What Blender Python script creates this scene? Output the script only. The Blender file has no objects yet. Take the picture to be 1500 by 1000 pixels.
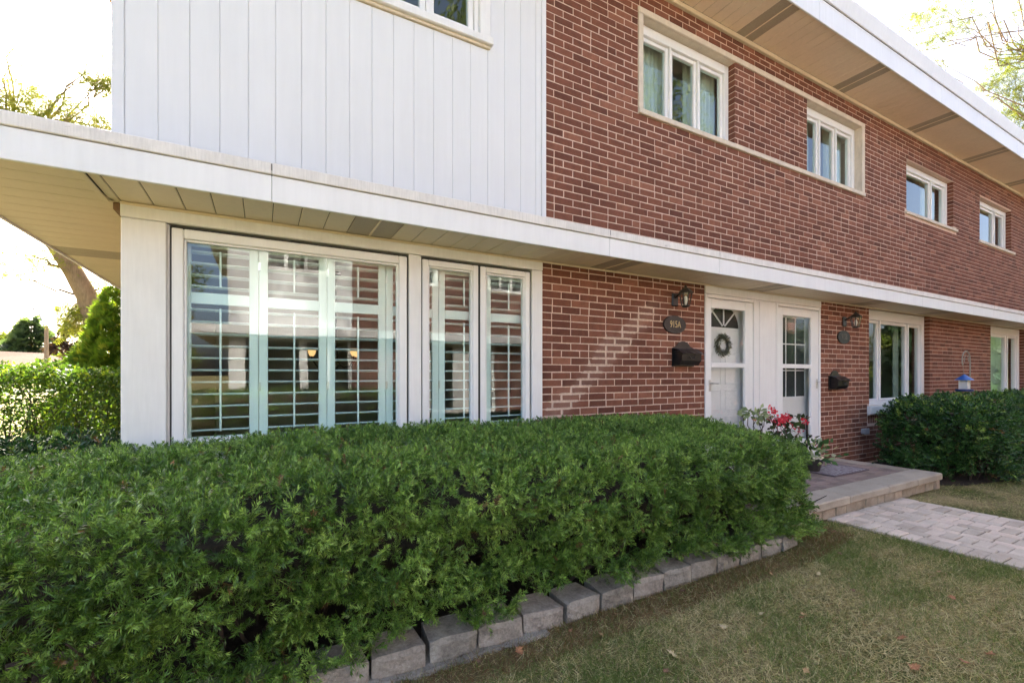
import bpy, math, random
import numpy as np
from mathutils import Matrix, Vector
PI = math.pi
R = math.radians
rng = np.random.default_rng(7)
random.seed(7)
sc = bpy.context.scene
col = sc.collection

# ------------------------------------------------------------------ camera, sky, sun, exposure
CAM_D, CAM_H, FOC, HOR = 3.5, 1.365, 667.0, 548.0          # metres to the wall, eye height, photo pixels
YAW = math.atan2(750 - 384, FOC)
cam_d = bpy.data.cameras.new('camera'); cam = bpy.data.objects.new('camera', cam_d); col.objects.link(cam)
cam.location = (0, -CAM_D, CAM_H); cam.rotation_euler = (R(90), 0, -YAW)
cam_d.sensor_width = 36; cam_d.lens = FOC / 1500 * 36; cam_d.shift_y = (HOR - 500) / 1500
cam_d.clip_start = 0.05; cam_d.clip_end = 2000
sc.camera = cam
SUN_EL, SUN_AZ = 39.0, 3.0                                  # behind the house; azimuth from +Y towards +X
wd = bpy.data.worlds.new('World'); sc.world = wd; wd.use_nodes = True
wn = wd.node_tree.nodes; wl = wd.node_tree.links
sky = wn.new('ShaderNodeTexSky'); sky.sky_type = 'NISHITA'; sky.sun_disc = False
sky.sun_elevation = R(SUN_EL); sky.sun_rotation = R(SUN_AZ)
sky.air_density = 0.7; sky.dust_density = 6.5; sky.ozone_density = 0.35
bg = wn['Background']; bg.inputs['Strength'].default_value = 0.15
wl.new(sky.outputs[0], bg.inputs[0])
sun_d = bpy.data.lights.new('sun', 'SUN'); sun = bpy.data.objects.new('sun', sun_d); col.objects.link(sun)
sun_d.energy = 5.0; sun_d.angle = R(0.53); sun_d.color = (1.0, 0.93, 0.82)
sv = Vector((math.sin(R(SUN_AZ)) * math.cos(R(SUN_EL)), math.cos(R(SUN_AZ)) * math.cos(R(SUN_EL)), math.sin(R(SUN_EL))))
sun.rotation_euler = sv.to_track_quat('Z', 'Y').to_euler(); sun.location = (0, 30, 30)
sc.view_settings.view_transform = 'Standard'; sc.view_settings.look = 'None'
sc.view_settings.exposure = 2.6; sc.view_settings.gamma = 1.0; sc.view_settings.use_curve_mapping = False

# ------------------------------------------------------------------ measuring helpers (photo pixel -> point on a plane)
S_, C_ = math.sin(YAW), math.cos(YAW)
def at(u, v, y):
    a = (u - 750) / FOC; d = (CAM_D + y) / (C_ - a * S_)
    return Vector(((S_ + a * C_) * d, y, CAM_H - (v - HOR) / FOC * d))
def atd(u, v, d):
    a = (u - 750) / FOC
    return Vector(((S_ + a * C_) * d, (C_ - a * S_) * d - CAM_D, CAM_H - (v - HOR) / FOC * d))

# ------------------------------------------------------------------ object helpers
class MB:
    def __init__(s): s.v = []; s.f = []
    def add(s, V, F):
        n = len(s.v); s.v += [tuple(p) for p in V]; s.f += [tuple(i + n for i in f) for f in F]; return s
    def box(s, x0, x1, y0, y1, z0, z1):
        return s.add([(x0,y0,z0),(x1,y0,z0),(x1,y1,z0),(x0,y1,z0),(x0,y0,z1),(x1,y0,z1),(x1,y1,z1),(x0,y1,z1)],
                     [(3,2,1,0),(4,5,6,7),(0,1,5,4),(1,2,6,5),(2,3,7,6),(3,0,4,7)])
    def sheet(s, x0, x1, y, z0, z1): return s.add([(x0,y,z0),(x1,y,z0),(x1,y,z1),(x0,y,z1)], [(0,1,2,3)])
    def cbox(s, x0, x1, y0, y1, z0, z1, c=.004, jit=0.):
        V, F = cbox(x0,x1,y0,y1,z0,z1,c,jit); return s.add(V, F)
    def tube(s, pts, rad, n=8, caps=True):
        pts = [Vector(p) for p in pts]
        if not hasattr(rad, '__len__'): rad = [rad] * len(pts)
        base = len(s.v); ref = Vector((.3, .2, 1)).normalized()
        for i, p in enumerate(pts):
            t = (pts[min(i+1, len(pts)-1)] - pts[max(i-1, 0)]).normalized()
            if abs(t.dot(ref)) > .97: ref = Vector((1, .1, .05)).normalized()
            a = t.cross(ref).normalized(); b = t.cross(a)
            for k in range(n):
                w = 2*PI*k/n; s.v.append(tuple(p + (a*math.cos(w) + b*math.sin(w)) * rad[i]))
        for i in range(len(pts)-1):
            for k in range(n):
                k2 = (k+1) % n
                s.f.append((base+i*n+k, base+i*n+k2, base+(i+1)*n+k2, base+(i+1)*n+k))
        if caps:
            s.f.append(tuple(base+k for k in range(n))[::-1]); e = base+(len(pts)-1)*n
            s.f.append(tuple(e+k for k in range(n)))
        return s
    def lathe(s, prof, c=(0,0,0), n=16, ph=0., capb=True, capt=True):
        base = len(s.v)
        for r, z in prof:
            for k in range(n):
                w = 2*PI*k/n + ph; s.v.append((c[0]+r*math.cos(w), c[1]+r*math.sin(w), c[2]+z))
        for i in range(len(prof)-1):
            for k in range(n):
                k2 = (k+1) % n
                s.f.append((base+i*n+k, base+i*n+k2, base+(i+1)*n+k2, base+(i+1)*n+k))
        if capb: s.f.append(tuple(base+k for k in range(n))[::-1])
        if capt: e = base+(len(prof)-1)*n; s.f.append(tuple(e+k for k in range(n)))
        return s
    def prism_y(s, outline, y0, y1):       # outline in (x,z), extruded along y
        n = len(outline); V = [(x,y0,z) for x,z in outline] + [(x,y1,z) for x,z in outline]
        F = [tuple(range(n)), tuple(range(2*n-1, n-1, -1))] + [(i, n+i, n+(i+1)%n, (i+1)%n) for i in range(n)]
        return s.add(V, F)
    def prism_x(s, outline, x0, x1):       # outline in (y,z)
        n = len(outline); V = [(x0,y,z) for y,z in outline] + [(x1,y,z) for y,z in outline]
        F = [tuple(range(n))[::-1], tuple(range(n, 2*n))] + [(i, (i+1)%n, n+(i+1)%n, n+i) for i in range(n)]
        return s.add(V, F)
    def ring(s, x0, x1, z0, z1, w, y0, y1, c=.003):   # rectangular frame in the xz plane, butt jointed
        wl_, wr, wb, wt = (w if hasattr(w, '__len__') else (w, w, w, w))
        s.cbox(x0, x0+wl_, y0, y1, z0, z1, c); s.cbox(x1-wr, x1, y0, y1, z0, z1, c)
        s.cbox(x0+wl_, x1-wr, y0+.0015, y1, z0, z0+wb, c); s.cbox(x0+wl_, x1-wr, y0+.0015, y1, z1-wt, z1, c)
        return s
    def build(s, name, m, parent=None, smooth=False, loc=None): return mesh_obj(name, s.v, s.f, m, parent, smooth, loc)

_cf = None
def cbox(x0, x1, y0, y1, z0, z1, c=.004, jit=0.):
    global _cf
    c = min(c, .45*(x1-x0), .45*(y1-y0), .45*(z1-z0))
    V = []; idx = {}
    lo = (x0,y0,z0); hi = (x1,y1,z1)
    for sx in (0,1):
        for sy in (0,1):
            for sz in (0,1):
                sg = (sx,sy,sz); j = [random.uniform(-jit, jit) for _ in range(3)] if jit else (0,0,0)
                for ax in range(3):
                    p = []
                    for k in range(3):
                        base = hi[k] if sg[k] else lo[k]
                        if k != ax: base += (-c if sg[k] else c)
                        p.append(base + j[k])
                    idx[(sg,ax)] = len(V); V.append(tuple(p))
    if _cf is None:
        F = []
        for ax in range(3):
            o = [k for k in range(3) if k != ax]
            for s in (0,1):
                q = []
                for a_, b_ in ((0,0),(1,0),(1,1),(0,1)):
                    sg = [0,0,0]; sg[ax] = s; sg[o[0]] = a_; sg[o[1]] = b_; q.append(idx[(tuple(sg),ax)])
                F.append(q)
        for ax in range(3):      # edges along ax
            o = [k for k in range(3) if k != ax]
            for a_ in (0,1):
                for b_ in (0,1):
                    s0 = [0,0,0]; s1 = [0,0,0]; s0[ax] = 0; s1[ax] = 1
                    for s in (s0, s1): s[o[0]] = a_; s[o[1]] = b_
                    F.append([idx[(tuple(s0),o[0])], idx[(tuple(s1),o[0])], idx[(tuple(s1),o[1])], idx[(tuple(s0),o[1])]])
        for sx in (0,1):
            for sy in (0,1):
                for sz in (0,1): F.append([idx[((sx,sy,sz),k)] for k in range(3)])
        # orient outwards using a unit cube
        U = np.array(cb_unit()); out = []
        for f in F:
            p = U[f]; n = np.cross(p[1]-p[0], p[2]-p[0])
            if n.dot(p.mean(0)) < 0: f = f[::-1]
            out.append(tuple(f))
        _cf = out
    return V, _cf
def cb_unit():
    V = []
    for sx in (-1,1):
        for sy in (-1,1):
            for sz in (-1,1):
                for ax in range(3):
                    V.append([(s if k == ax else s*.8) for k, s in enumerate((sx,sy,sz))])
    return V

WORLD = {}
def link(o, parent=None):
    col.objects.link(o)
    WORLD[o.name] = Matrix.LocRotScale(o.location, o.rotation_euler, o.scale)
    if parent is not None:
        o.parent = parent; o.matrix_parent_inverse = WORLD[parent.name].inverted()
    return o
def mesh_obj(name, V, F, m, parent=None, smooth=False, loc=None):
    me = bpy.data.meshes.new(name); me.from_pydata(V, [], F); me.update()
    if smooth: me.polygons.foreach_set('use_smooth', [True]*len(me.polygons))
    if m: me.materials.append(m)
    o = bpy.data.objects.new(name, me)
    if loc: o.location = loc
    return link(o, parent)
def inst(name, me, loc, parent=None, rz=0.):
    o = bpy.data.objects.new(name, me); o.location = loc; o.rotation_euler = (0, 0, rz)
    return link(o, parent)
def tag(o, label, cat, group=None):
    o['label'] = label; o['category'] = cat
    if group: o['group'] = group
    return o
def thing(name, label, cat, loc, group=None):
    o = bpy.data.objects.new(name, None); o.location = loc; o.empty_display_size = .1
    link(o); return tag(o, label, cat, group)
def struct(o): o['kind'] = 'structure'; return o
def stuff(o): o['kind'] = 'stuff'; return o
def lab(o, t): o['label'] = t; return o

def frames(dirs, roll=None):
    z = dirs / np.maximum(np.linalg.norm(dirs, axis=1, keepdims=True), 1e-9)
    ref = np.where(np.abs(z[:, 2:3]) < .9, np.array([[0,0,1.]]), np.array([[1.,0,0]]))
    x = np.cross(ref, z); x /= np.linalg.norm(x, axis=1, keepdims=True); y = np.cross(z, x)
    if roll is not None:
        c, s = np.cos(roll)[:,None], np.sin(roll)[:,None]; x, y = x*c + y*s, y*c - x*s
    return np.stack([x, y, z], axis=2)       # columns
def scatter(name, tmpls, pos, fr, scale, colors, m, parent=None, loc=None, qj=0.):
    """many small pieces (needles, leaves, blades) joined in one mesh; templates are (verts, quads)"""
    which = rng.integers(0, len(tmpls), len(pos))
    Vs, Fs, Cs, off = [], [], [], 0
    sc3 = scale if scale.ndim == 2 else np.repeat(scale[:,None], 3, 1)
    for k, (tv, tf) in enumerate(tmpls):
        sel = np.nonzero(which == k)[0]
        if not len(sel): continue
        tv = np.asarray(tv, float); tf = np.asarray(tf, np.int64)
        loc_ = tv[None] * sc3[sel][:,None,:]
        P = np.einsum('nij,nvj->nvi', fr[sel], loc_) + pos[sel][:,None,:]
        F = tf[None] + (np.arange(len(sel)) * len(tv))[:,None,None] + off
        Vs.append(P.reshape(-1,3)); Fs.append(F.reshape(-1,4)); off += P.shape[0]*P.shape[1]
        cc_ = np.repeat(colors[sel], len(tv), 0)
        if qj: cc_ = cc_*np.repeat(rng.uniform(1-qj, 1+qj*1.3, len(cc_)//4), 4)[:,None]
        Cs.append(cc_)
    V = np.concatenate(Vs); F = np.concatenate(Fs); C = np.concatenate(Cs)
    me = bpy.data.meshes.new(name)
    me.vertices.add(len(V)); me.vertices.foreach_set('co', V.astype(np.float32).ravel())
    me.loops.add(F.size); me.loops.foreach_set('vertex_index', F.astype(np.int32).ravel())
    me.polygons.add(len(F)); me.polygons.foreach_set('loop_start', np.arange(0, F.size, 4, dtype=np.int32))
    me.polygons.foreach_set('loop_total', np.full(len(F), 4, np.int32))
    at_ = me.attributes.new('col', 'FLOAT_COLOR', 'POINT')
    at_.data.foreach_set('color', np.concatenate([C, np.ones((len(C),1))], 1).astype(np.float32).ravel())
    me.update(calc_edges=True); me.materials.append(m)
    o = bpy.data.objects.new(name, me); return link(o, parent)
def vnoise(P, s, seed=0):
    """cheap smooth 3d noise in -1..1"""
    r = np.random.default_rng(100+seed); out = 0
    for k in range(5):
        w = r.normal(size=3); w /= np.linalg.norm(w); out = out + np.sin(P @ w * s * (0.7+.35*k) * 2*PI + r.uniform(0, 6.28)) * (1/(1+.35*k))
    return out / 2.6

# ------------------------------------------------------------------ materials
class NM:
    def __init__(s, name):
        s.m = bpy.data.materials.new(name); s.m.use_nodes = True; s.n = s.m.node_tree.nodes; s.l = s.m.node_tree.links
        s.b = s.n['Principled BSDF']; s.out = s.n['Material Output']
    def node(s, t, **kw):
        n = s.n.new(t)
        for k, v in kw.items():
            if k.startswith('_'): setattr(n, k[1:], v)
            else: n.inputs[k.replace('__', ' ')].default_value = v
        return n
    def link(s, a, b): s.l.new(a, b)
    def coord(s, kind='Position'):
        if kind == 'Position': return s.node('ShaderNodeNewGeometry').outputs['Position']
        return s.node('ShaderNodeTexCoord').outputs[kind]
    def noise(s, vec, scale, detail=4, rough=.6, stretch=None):
        if stretch:
            mp = s.node('ShaderNodeMapping'); mp.inputs['Scale'].default_value = stretch; s.link(vec, mp.inputs['Vector']); vec = mp.outputs[0]
        n = s.node('ShaderNodeTexNoise', Scale=scale, Detail=detail, Roughness=rough); s.link(vec, n.inputs['Vector']); return n.outputs['Fac']
    def ramp(s, fac, stops):
        r = s.node('ShaderNodeValToRGB'); e = r.color_ramp.elements
        while len(e) < len(stops): e.new(.5)
        for i, (p, c) in enumerate(stops): e[i].position = p; e[i].color = (*c, 1) if len(c) == 3 else c
        s.link(fac, r.inputs[0]); return r.outputs[0]
    def math(s, op, a, b=None, clamp=False):
        n = s.node('ShaderNodeMath', _operation=op, _use_clamp=clamp)
        for i, v in enumerate((a, b)):
            if v is None: continue
            if isinstance(v, (int, float)): n.inputs[i].default_value = v
            else: s.link(v, n.inputs[i])
        return n.outputs[0]
    def mix(s, fac, a, b, mode='MIX'):
        n = s.node('ShaderNodeMix', _data_type='RGBA', _blend_type=mode)
        for i, v in ((0, fac), (6, a), (7, b)):
            if isinstance(v, (int, float)): n.inputs[i].default_value = v
            elif isinstance(v, tuple): n.inputs[i].default_value = (*v, 1)
            else: s.link(v, n.inputs[i])
        return n.outputs[2]
    def smooth(s, v, a, b):
        n = s.node('ShaderNodeMapRange', _interpolation_type='SMOOTHSTEP'); s.link(v, n.inputs[0])
        n.inputs[1].default_value = a; n.inputs[2].default_value = b; return n.outputs[0]
    def bump(s, h, strength=.3, dist=.01):
        b = s.node('ShaderNodeBump', Strength=strength, Distance=dist); s.link(h, b.inputs['Height']); s.link(b.outputs[0], s.b.inputs['Normal'])
    def base(s, c, rough=.6, spec=None):
        if isinstance(c, tuple): s.b.inputs['Base Color'].default_value = (*c, 1)
        else: s.link(c, s.b.inputs['Base Color'])
        if isinstance(rough, (int, float)): s.b.inputs['Roughness'].default_value = rough
        else: s.link(rough, s.b.inputs['Roughness'])
        if spec is not None: s.b.inputs['Specular IOR Level'].default_value = spec
        return s

def m_paint(name, c, rough=.5, var=.06, scale=3., dirt=None, bump=.08, streak=True):
    k = NM(name); p = k.coord()
    n1 = k.noise(p, scale, 5, .6); n2 = k.noise(p, scale*2, 4, .6, (6, 6, .5) if streak else (1, 1, 1))
    f = k.math('MULTIPLY', k.math('ADD', n1, n2), .5)
    c1 = tuple(x*(1-var*1.6) for x in c); c2 = tuple(min(1, x*(1+var*.6)) for x in c)
    cc = k.ramp(f, [(.3, c1), (.62, c2)])
    if dirt:
        d = k.smooth(k.noise(p, 7, 6, .75, (1, 1, 2.5)), .62, .75)
        cc = k.mix(k.math('MULTIPLY', d, dirt[3]), cc, dirt[:3])
    k.base(cc, rough); k.bump(k.noise(p, 60, 3, .6), bump, .002)
    return k.m
M = {}
M['white'] = m_paint('white_paint', (.78,.78,.79), .45, .04)
M['siding'] = m_paint('white_siding_paint', (.725,.735,.755), .5, .03, 1.5)
M['trim'] = m_paint('white_trim_paint', (.78,.775,.77), .42, .05, 4., (.5,.44,.36,.10))
M['fascia'] = m_paint('white_fascia', (.77,.775,.79), .4, .04, 2., (.55,.5,.45,.10))
M['flash'] = m_paint('weathered_metal_edge', (.72,.69,.66), .55, .12, 9., (.10,.08,.06,.8), .3)
M['soffit'] = m_paint('beige_soffit_metal', (.70,.60,.46), .5, .05, 2.5)
M['soffit_up'] = m_paint('tan_soffit_metal', (.80,.65,.51), .5, .05, 2.5)
M['vent'] = m_paint('brown_grey_vent_metal', (.40,.335,.26), .55, .08, 60., None, .5, False)
M['stone'] = m_paint('cream_limestone', (.64,.56,.46), .8, .12, 9., (.35,.28,.2,.35), .35)
M['frieze'] = m_paint('cream_frieze_paint', (.66,.57,.43), .55, .06, 5.)
M['vinyl'] = m_paint('white_window_vinyl', (.80,.80,.80), .32, .025, 6., None, .03)
M['gasket'] = NM('dark_gasket').base((.03,.028,.026), .6).m
M['shutter'] = m_paint('white_shutter_paint', (.82,.84,.84), .4, .02, 5., None, .03)
M['black_metal'] = m_paint('black_cast_metal', (.011,.011,.012), .33, .3, 25., None, .35, False)
M['bronze'] = m_paint('dark_bronze_metal', (.035,.03,.026), .42, .3, 20., None, .3, False)
M['gold'] = NM('worn_gold_paint').base((.55,.42,.20), .45).m
M['pewter'] = NM('dull_grey_numerals').base((.16,.15,.13), .6).m
M['chrome'] = NM('brushed_handle_metal').base((.6,.6,.6), .3).m; M['chrome'].node_tree.nodes['Principled BSDF'].inputs['Metallic'].default_value = .8
M['interior'] = m_paint('interior_wall_paint', (.46,.40,.33), .8, .05, 2.)
M['ceil'] = m_paint('interior_ceiling_paint', (.6,.58,.54), .8, .05, 2.)
M['wood_floor'] = m_paint('brown_wood_floor', (.16,.085,.045), .4, .2, 6.)
M['wood'] = m_paint('weathered_brown_wood', (.20,.11,.06), .7, .25, 12.)
M['curtain'] = m_paint('pale_curtain_cloth', (.55,.56,.52), .9, .06, 6.)
M['roofing'] = m_paint('grey_roof_shingles', (.14,.13,.12), .9, .2, 14., None, .6, False)
def m_glass(name, tint=(.82,.955,.93), base=.082, wav=.02):
    k = NM(name); k.n.remove(k.b)
    t = k.node('ShaderNodeBsdfTransparent'); t.inputs[0].default_value = (*tint, 1)
    g = k.node('ShaderNodeBsdfGlossy'); g.inputs['Color'].default_value = (.95,.98,.97,1); g.inputs['Roughness'].default_value = .004
    lw = k.node('ShaderNodeLayerWeight', Blend=.5); f = k.math('ADD', k.math('MULTIPLY', k.math('POWER', lw.outputs['Facing'], 4.), .9), base, True)
    bp = k.node('ShaderNodeBump', Strength=wav, Distance=.05); k.link(k.noise(k.coord(), 2.2, 1, .4), bp.inputs['Height']); k.link(bp.outputs[0], g.inputs['Normal'])
    mx = k.node('ShaderNodeMixShader'); k.link(f, mx.inputs[0]); k.link(t.outputs[0], mx.inputs[1]); k.link(g.outputs[0], mx.inputs[2]); k.link(mx.outputs[0], k.out.inputs[0])
    return k.m
M['glass'] = m_glass('window_glass')
M['glass_clear'] = m_glass('lantern_glass', (.95,.96,.95), .055)

def m_brick(name, joined):
    k = NM(name); p = k.coord()
    if joined:
        a = k.node('ShaderNodeAttribute', _attribute_name='rnd'); rn = a.outputs['Fac']
    else: rn = k.node('ShaderNodeObjectInfo').outputs['Random']
    c = k.ramp(rn, [(0., (.125,.047,.031)), (.22, (.166,.063,.040)), (.6, (.192,.073,.046)), (.88, (.222,.088,.055)), (1., (.28,.12,.076))])
    n1 = k.noise(p, 14, 6, .7); n2 = k.noise(p, 90, 4, .7, (1, 1, 2.2))
    v = k.ramp(k.math('ADD', k.math('MULTIPLY', n1, .5), k.math('MULTIPLY', n2, .5)), [(.32, (.62,.60,.60)), (.52, (1.,1.,1.)), (.68, (1.3,1.22,1.2))])
    c = k.mix(1., c, v, 'MULTIPLY')
    # repaired stepped crack with mortar smears on the lower wall
    sp = k.node('ShaderNodeSeparateXYZ'); k.link(p, sp.inputs[0])
    ln = k.math('SUBTRACT', sp.outputs[2], k.math('ADD', k.math('MULTIPLY', sp.outputs[0], .86), -1.03))
    wob = k.math('MULTIPLY', k.math('SUBTRACT', k.noise(p, 2.6, 3, .6), .5), .42)
    d = k.math('ABSOLUTE', k.math('ADD', ln, wob))
    band = k.math('SUBTRACT', 1., k.smooth(d, .03, .24))
    xr = k.math('MULTIPLY', k.smooth(sp.outputs[0], 2.2, 2.3), k.math('SUBTRACT', 1., k.smooth(sp.outputs[0], 3.45, 3.85)))
    band = k.math('MULTIPLY', k.math('MULTIPLY', band, xr), k.math('LESS_THAN', sp.outputs[2], 2.2))
    uv = k.node('ShaderNodeUVMap', _uv_map='UV'); su = k.node('ShaderNodeSeparateXYZ'); k.link(uv.outputs[0], su.inputs[0])
    ev = k.math('ABSOLUTE', k.math('SUBTRACT', su.outputs[1], .5)); eu = k.math('MULTIPLY', k.math('ABSOLUTE', k.math('SUBTRACT', su.outputs[0], .5)), 1.)
    edge = k.math('MAXIMUM', k.smooth(ev, .22, .5), k.smooth(eu, .40, .5))
    sm = k.math('ADD', k.math('MULTIPLY', edge, .85), k.math('MULTIPLY', k.math('SUBTRACT', k.noise(p, 30, 6, .75), .5), 1.3))
    sm = k.smooth(k.math('MULTIPLY', sm, k.smooth(band, .0, .8)), .42, .66)
    c = k.mix(k.math('MULTIPLY', k.math('MULTIPLY', band, k.noise(p, 9, 4, .7)), .45), c, (.40,.27,.22))
    c = k.mix(k.math('MULTIPLY', sm, .85), c, (.60,.47,.38))
    # faint pale bloom on the whole face
    bl = k.smooth(k.noise(p, 1.1, 4, .65), .55, .8)
    c = k.mix(k.math('MULTIPLY', bl, .10), c, (.5,.34,.28))
    k.base(c, .82, .25); h = k.math('ADD', k.math('MULTIPLY', n2, .8), k.math('MULTIPLY', n1, .6)); k.bump(h, .55, .004)
    return k.m
M['brick'] = m_brick('fired_brick', False); M['brick_j'] = m_brick('fired_brick_field', True)
def m_mortar():
    k = NM('mortar'); p = k.coord(); n = k.noise(p, 30, 6, .7)
    k.base(k.ramp(n, [(.3, (.48,.34,.265)), (.55, (.64,.47,.375)), (.75, (.72,.55,.46))]), .9, .2); k.bump(k.noise(p, 160, 4, .7), .7, .004); return k.m
M['mortar'] = m_mortar()
def m_stone(name, stops, sc1=6, sc2=90, bump=.5, rnd=True, rough=.9):
    k = NM(name); p = k.coord()
    f = k.math('ADD', k.math('MULTIPLY', k.noise(p, sc1, 6, .7), .6), k.math('MULTIPLY', k.noise(p, sc2, 5, .75), .4))
    c = k.ramp(f, stops)
    if rnd:
        r = k.node('ShaderNodeObjectInfo').outputs['Random']; c = k.mix(1., c, k.ramp(r, [(0, (.80,.78,.76)), (.5, (1,1,1)), (1, (1.14,1.08,1.07))]), 'MULTIPLY')
    k.base(c, rough, .25); k.bump(k.math('ADD', k.noise(p, sc2, 5, .75), k.noise(p, sc1*4, 5, .7)), bump, .006); return k.m
M['edging'] = m_stone('grey_concrete_block', [(.32, (.13,.115,.098)), (.5, (.32,.29,.25)), (.68, (.50,.46,.40))], 9, 70, 1.3)
M['coping'] = m_stone('buff_concrete_coping', [(.3, (.24,.205,.165)), (.5, (.36,.315,.255)), (.7, (.43,.385,.32))], 4, 80, .5)
M['riser'] = m_stone('grey_split_riser', [(.3, (.20,.165,.125)), (.5, (.34,.29,.23)), (.7, (.45,.40,.33))], 9, 100, .8)
M['paver'] = m_stone('rosy_grey_paver', [(.3, (.37,.31,.25)), (.5, (.53,.455,.38)), (.7, (.64,.56,.475))], 5, 130, .4)
M['deck_paver'] = m_stone('brown_deck_paver', [(.3, (.14,.105,.09)), (.5, (.25,.19,.165)), (.7, (.33,.265,.23))], 6, 130, .4)
M['sand'] = m_stone('joint_sand', [(.3, (.06,.05,.04)), (.7, (.15,.12,.10))], 9, 150, .6, False)
M['soil'] = m_stone('dark_mulch_soil', [(.3, (.018,.013,.010)), (.55, (.045,.032,.024)), (.72, (.10,.07,.05))], 22, 120, 1.2, False)
def m_lawn():
    k = NM('lawn_ground'); p = k.coord()
    f = k.noise(p, 1.7, 5, .65); g = k.noise(p, 55, 5, .8, (1, 1.6, 1))
    c1 = k.ramp(f, [(.36, (.10,.115,.035)), (.5, (.22,.19,.085)), (.64, (.36,.29,.155))])
    c = k.mix(1., c1, k.ramp(g, [(.3, (.45,.42,.4)), (.55, (1,1,1)), (.75, (1.5,1.4,1.25))]), 'MULTIPLY')
    k.base(c, .95, .1); k.bump(g, 1., .02); return k.m
M['lawn'] = m_lawn()
def m_leaf(name, rough=.5, trans=.3, spec=.4, tcol=(1.25,1.3,.5)):
    k = NM(name); a = k.node('ShaderNodeAttribute', _attribute_name='col'); c = a.outputs['Color']
    k.base(c, rough, spec)
    t = k.node('ShaderNodeBsdfTranslucent'); k.link(k.mix(1., c, tcol, 'MULTIPLY'), t.inputs[0])
    mx = k.node('ShaderNodeMixShader'); mx.inputs[0].default_value = trans
    k.link(k.b.outputs[0], mx.inputs[1]); k.link(t.outputs[0], mx.inputs[2]); k.link(mx.outputs[0], k.out.inputs[0]); return k.m
M['needle'] = m_leaf('yew_needles', .38, .17, .45, (1.1,1.3,.6)); M['leaf'] = m_leaf('leaf_green', .5, .45, .35); M['blade'] = m_leaf('grass_blades', .6, .25, .25)
M['petal'] = m_leaf('flower_petals', .5, .35, .3, (1.3,.8,.8))
M['twig'] = m_paint('dark_twig_bark', (.055,.038,.026), .9, .3, 30., None, .6, False)
M['bark'] = m_paint('pale_brown_bark', (.28,.20,.13), .9, .3, 5., None, 1., True)
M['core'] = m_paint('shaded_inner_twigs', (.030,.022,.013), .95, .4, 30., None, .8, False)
def m_plain(name, c, rough=.5, metal=0.):
    k = NM(name).base(c, rough); k.b.inputs['Metallic'].default_value = metal; return k.m
def m_emit(name, c, e):
    k = NM(name).base(c, .4); k.b.inputs['Emission Color'].default_value = (*c, 1); k.b.inputs['Emission Strength'].default_value = e; return k.m

# ================================================================== GROUND
XEND = 24.0                                     # right-hand end of the row house
g = MB(); g.add([(-250,-250,0),(250,-250,0),(250,250,0),(-250,250,0)], [(0,1,2,3)])
struct(g.build('ground', M['lawn']))
g = MB(); n = 60; X = np.linspace(-1.7, 3.72, n)
def edge_y(x): return -1.455 - .012*math.sin(x*1.3) + (.0 if x < 3.2 else .10*(x-3.2)**2)
pts = [(x, edge_y(x)+.12, .012) for x in X] + [(x, -.02, .012) for x in X[::-1]]
g.add(pts, [tuple(range(len(pts)))]); struct(g.build('garden_bed', M['soil']))
g = MB(); pts = [(7.12,-1.02,.006),(7.5,-1.28,.006),(8.6,-1.50,.006),(10.5,-1.55,.006),(16,-1.6,.006),(16,-.02,.006),(7.12,-.02,.006)]
g.add(pts, [tuple(range(len(pts)))]); struct(g.build('garden_bed', M['soil']))

# ================================================================== ROW HOUSE
house = thing('row_house', 'two-storey red brick row house with white siding and long canopy', 'house', (8, 4.5, 0))
SOF, CAN_Y, CAN_X = 2.39, -.47, -1.50          # canopy soffit height, front edge, left edge
RSOF, ROOF_Y, ROOF_X = 5.43, -.62, -1.46
UP_OPEN = [(3.47,4.97,4.115,5.095), (6.50,7.945,4.115,5.095), (9.44,11.34,4.09,4.96), (12.64,14.45,4.06,4.94), (17.0,18.4,4.06,4.94)]
LO_OPEN = [(2.10,2.235,-.1,2.39), (4.427,6.825,-.1,2.39), (8.19,10.33,.875,2.39), (13.23,15.3,.855,2.39)]

def cells(x0, x1, z0, z1, opens):
    xs = sorted({x0, x1, *[max(x0, min(x1, o[i])) for o in opens for i in (0,1)]})
    zs = sorted({z0, z1, *[max(z0, min(z1, o[i])) for o in opens for i in (2,3)]})
    for i in range(len(xs)-1):
        for j in range(len(zs)-1):
            cx, cz = (xs[i]+xs[i+1])/2, (zs[j]+zs[j+1])/2
            if not any(o[0] < cx < o[1] and o[2] < cz < o[3] for o in opens): yield xs[i], xs[i+1], zs[j], zs[j+1]
def mortar_wall(name, x0, x1, z0, z1, opens, yf=.0025, depth=.2):
    b = MB()
    for a, c, d, e in cells(x0, x1, z0, z1, opens): b.add([(a,yf,d),(c,yf,d),(c,yf,e),(a,yf,e)], [(0,1,2,3)])
    for o in opens:
        a, c, d, e = max(o[0],x0)-.004, min(o[1],x1)+.004, max(o[2],z0)-.004, min(o[3],z1)+.004
        yb = yf + depth
        b.add([(a,yf,d),(a,yb,d),(a,yb,e),(a,yf,e)], [(0,1,2,3)]); b.add([(c,yf,d),(c,yb,d),(c,yb,e),(c,yf,e)], [(3,2,1,0)])
        b.add([(a,yf,e),(a,yb,e),(c,yb,e),(c,yf,e)], [(0,1,2,3)]); b.add([(a,yf,d),(a,yb,d),(c,yb,d),(c,yf,d)], [(3,2,1,0)])
    return b.build(name, M['mortar'], house)
w_up = mortar_wall('brick_wall', 2.20, XEND, 2.45, RSOF, UP_OPEN)
w_lo = mortar_wall('brick_wall', 2.22, XEND, 0.0, SOF+.03, LO_OPEN)

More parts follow.
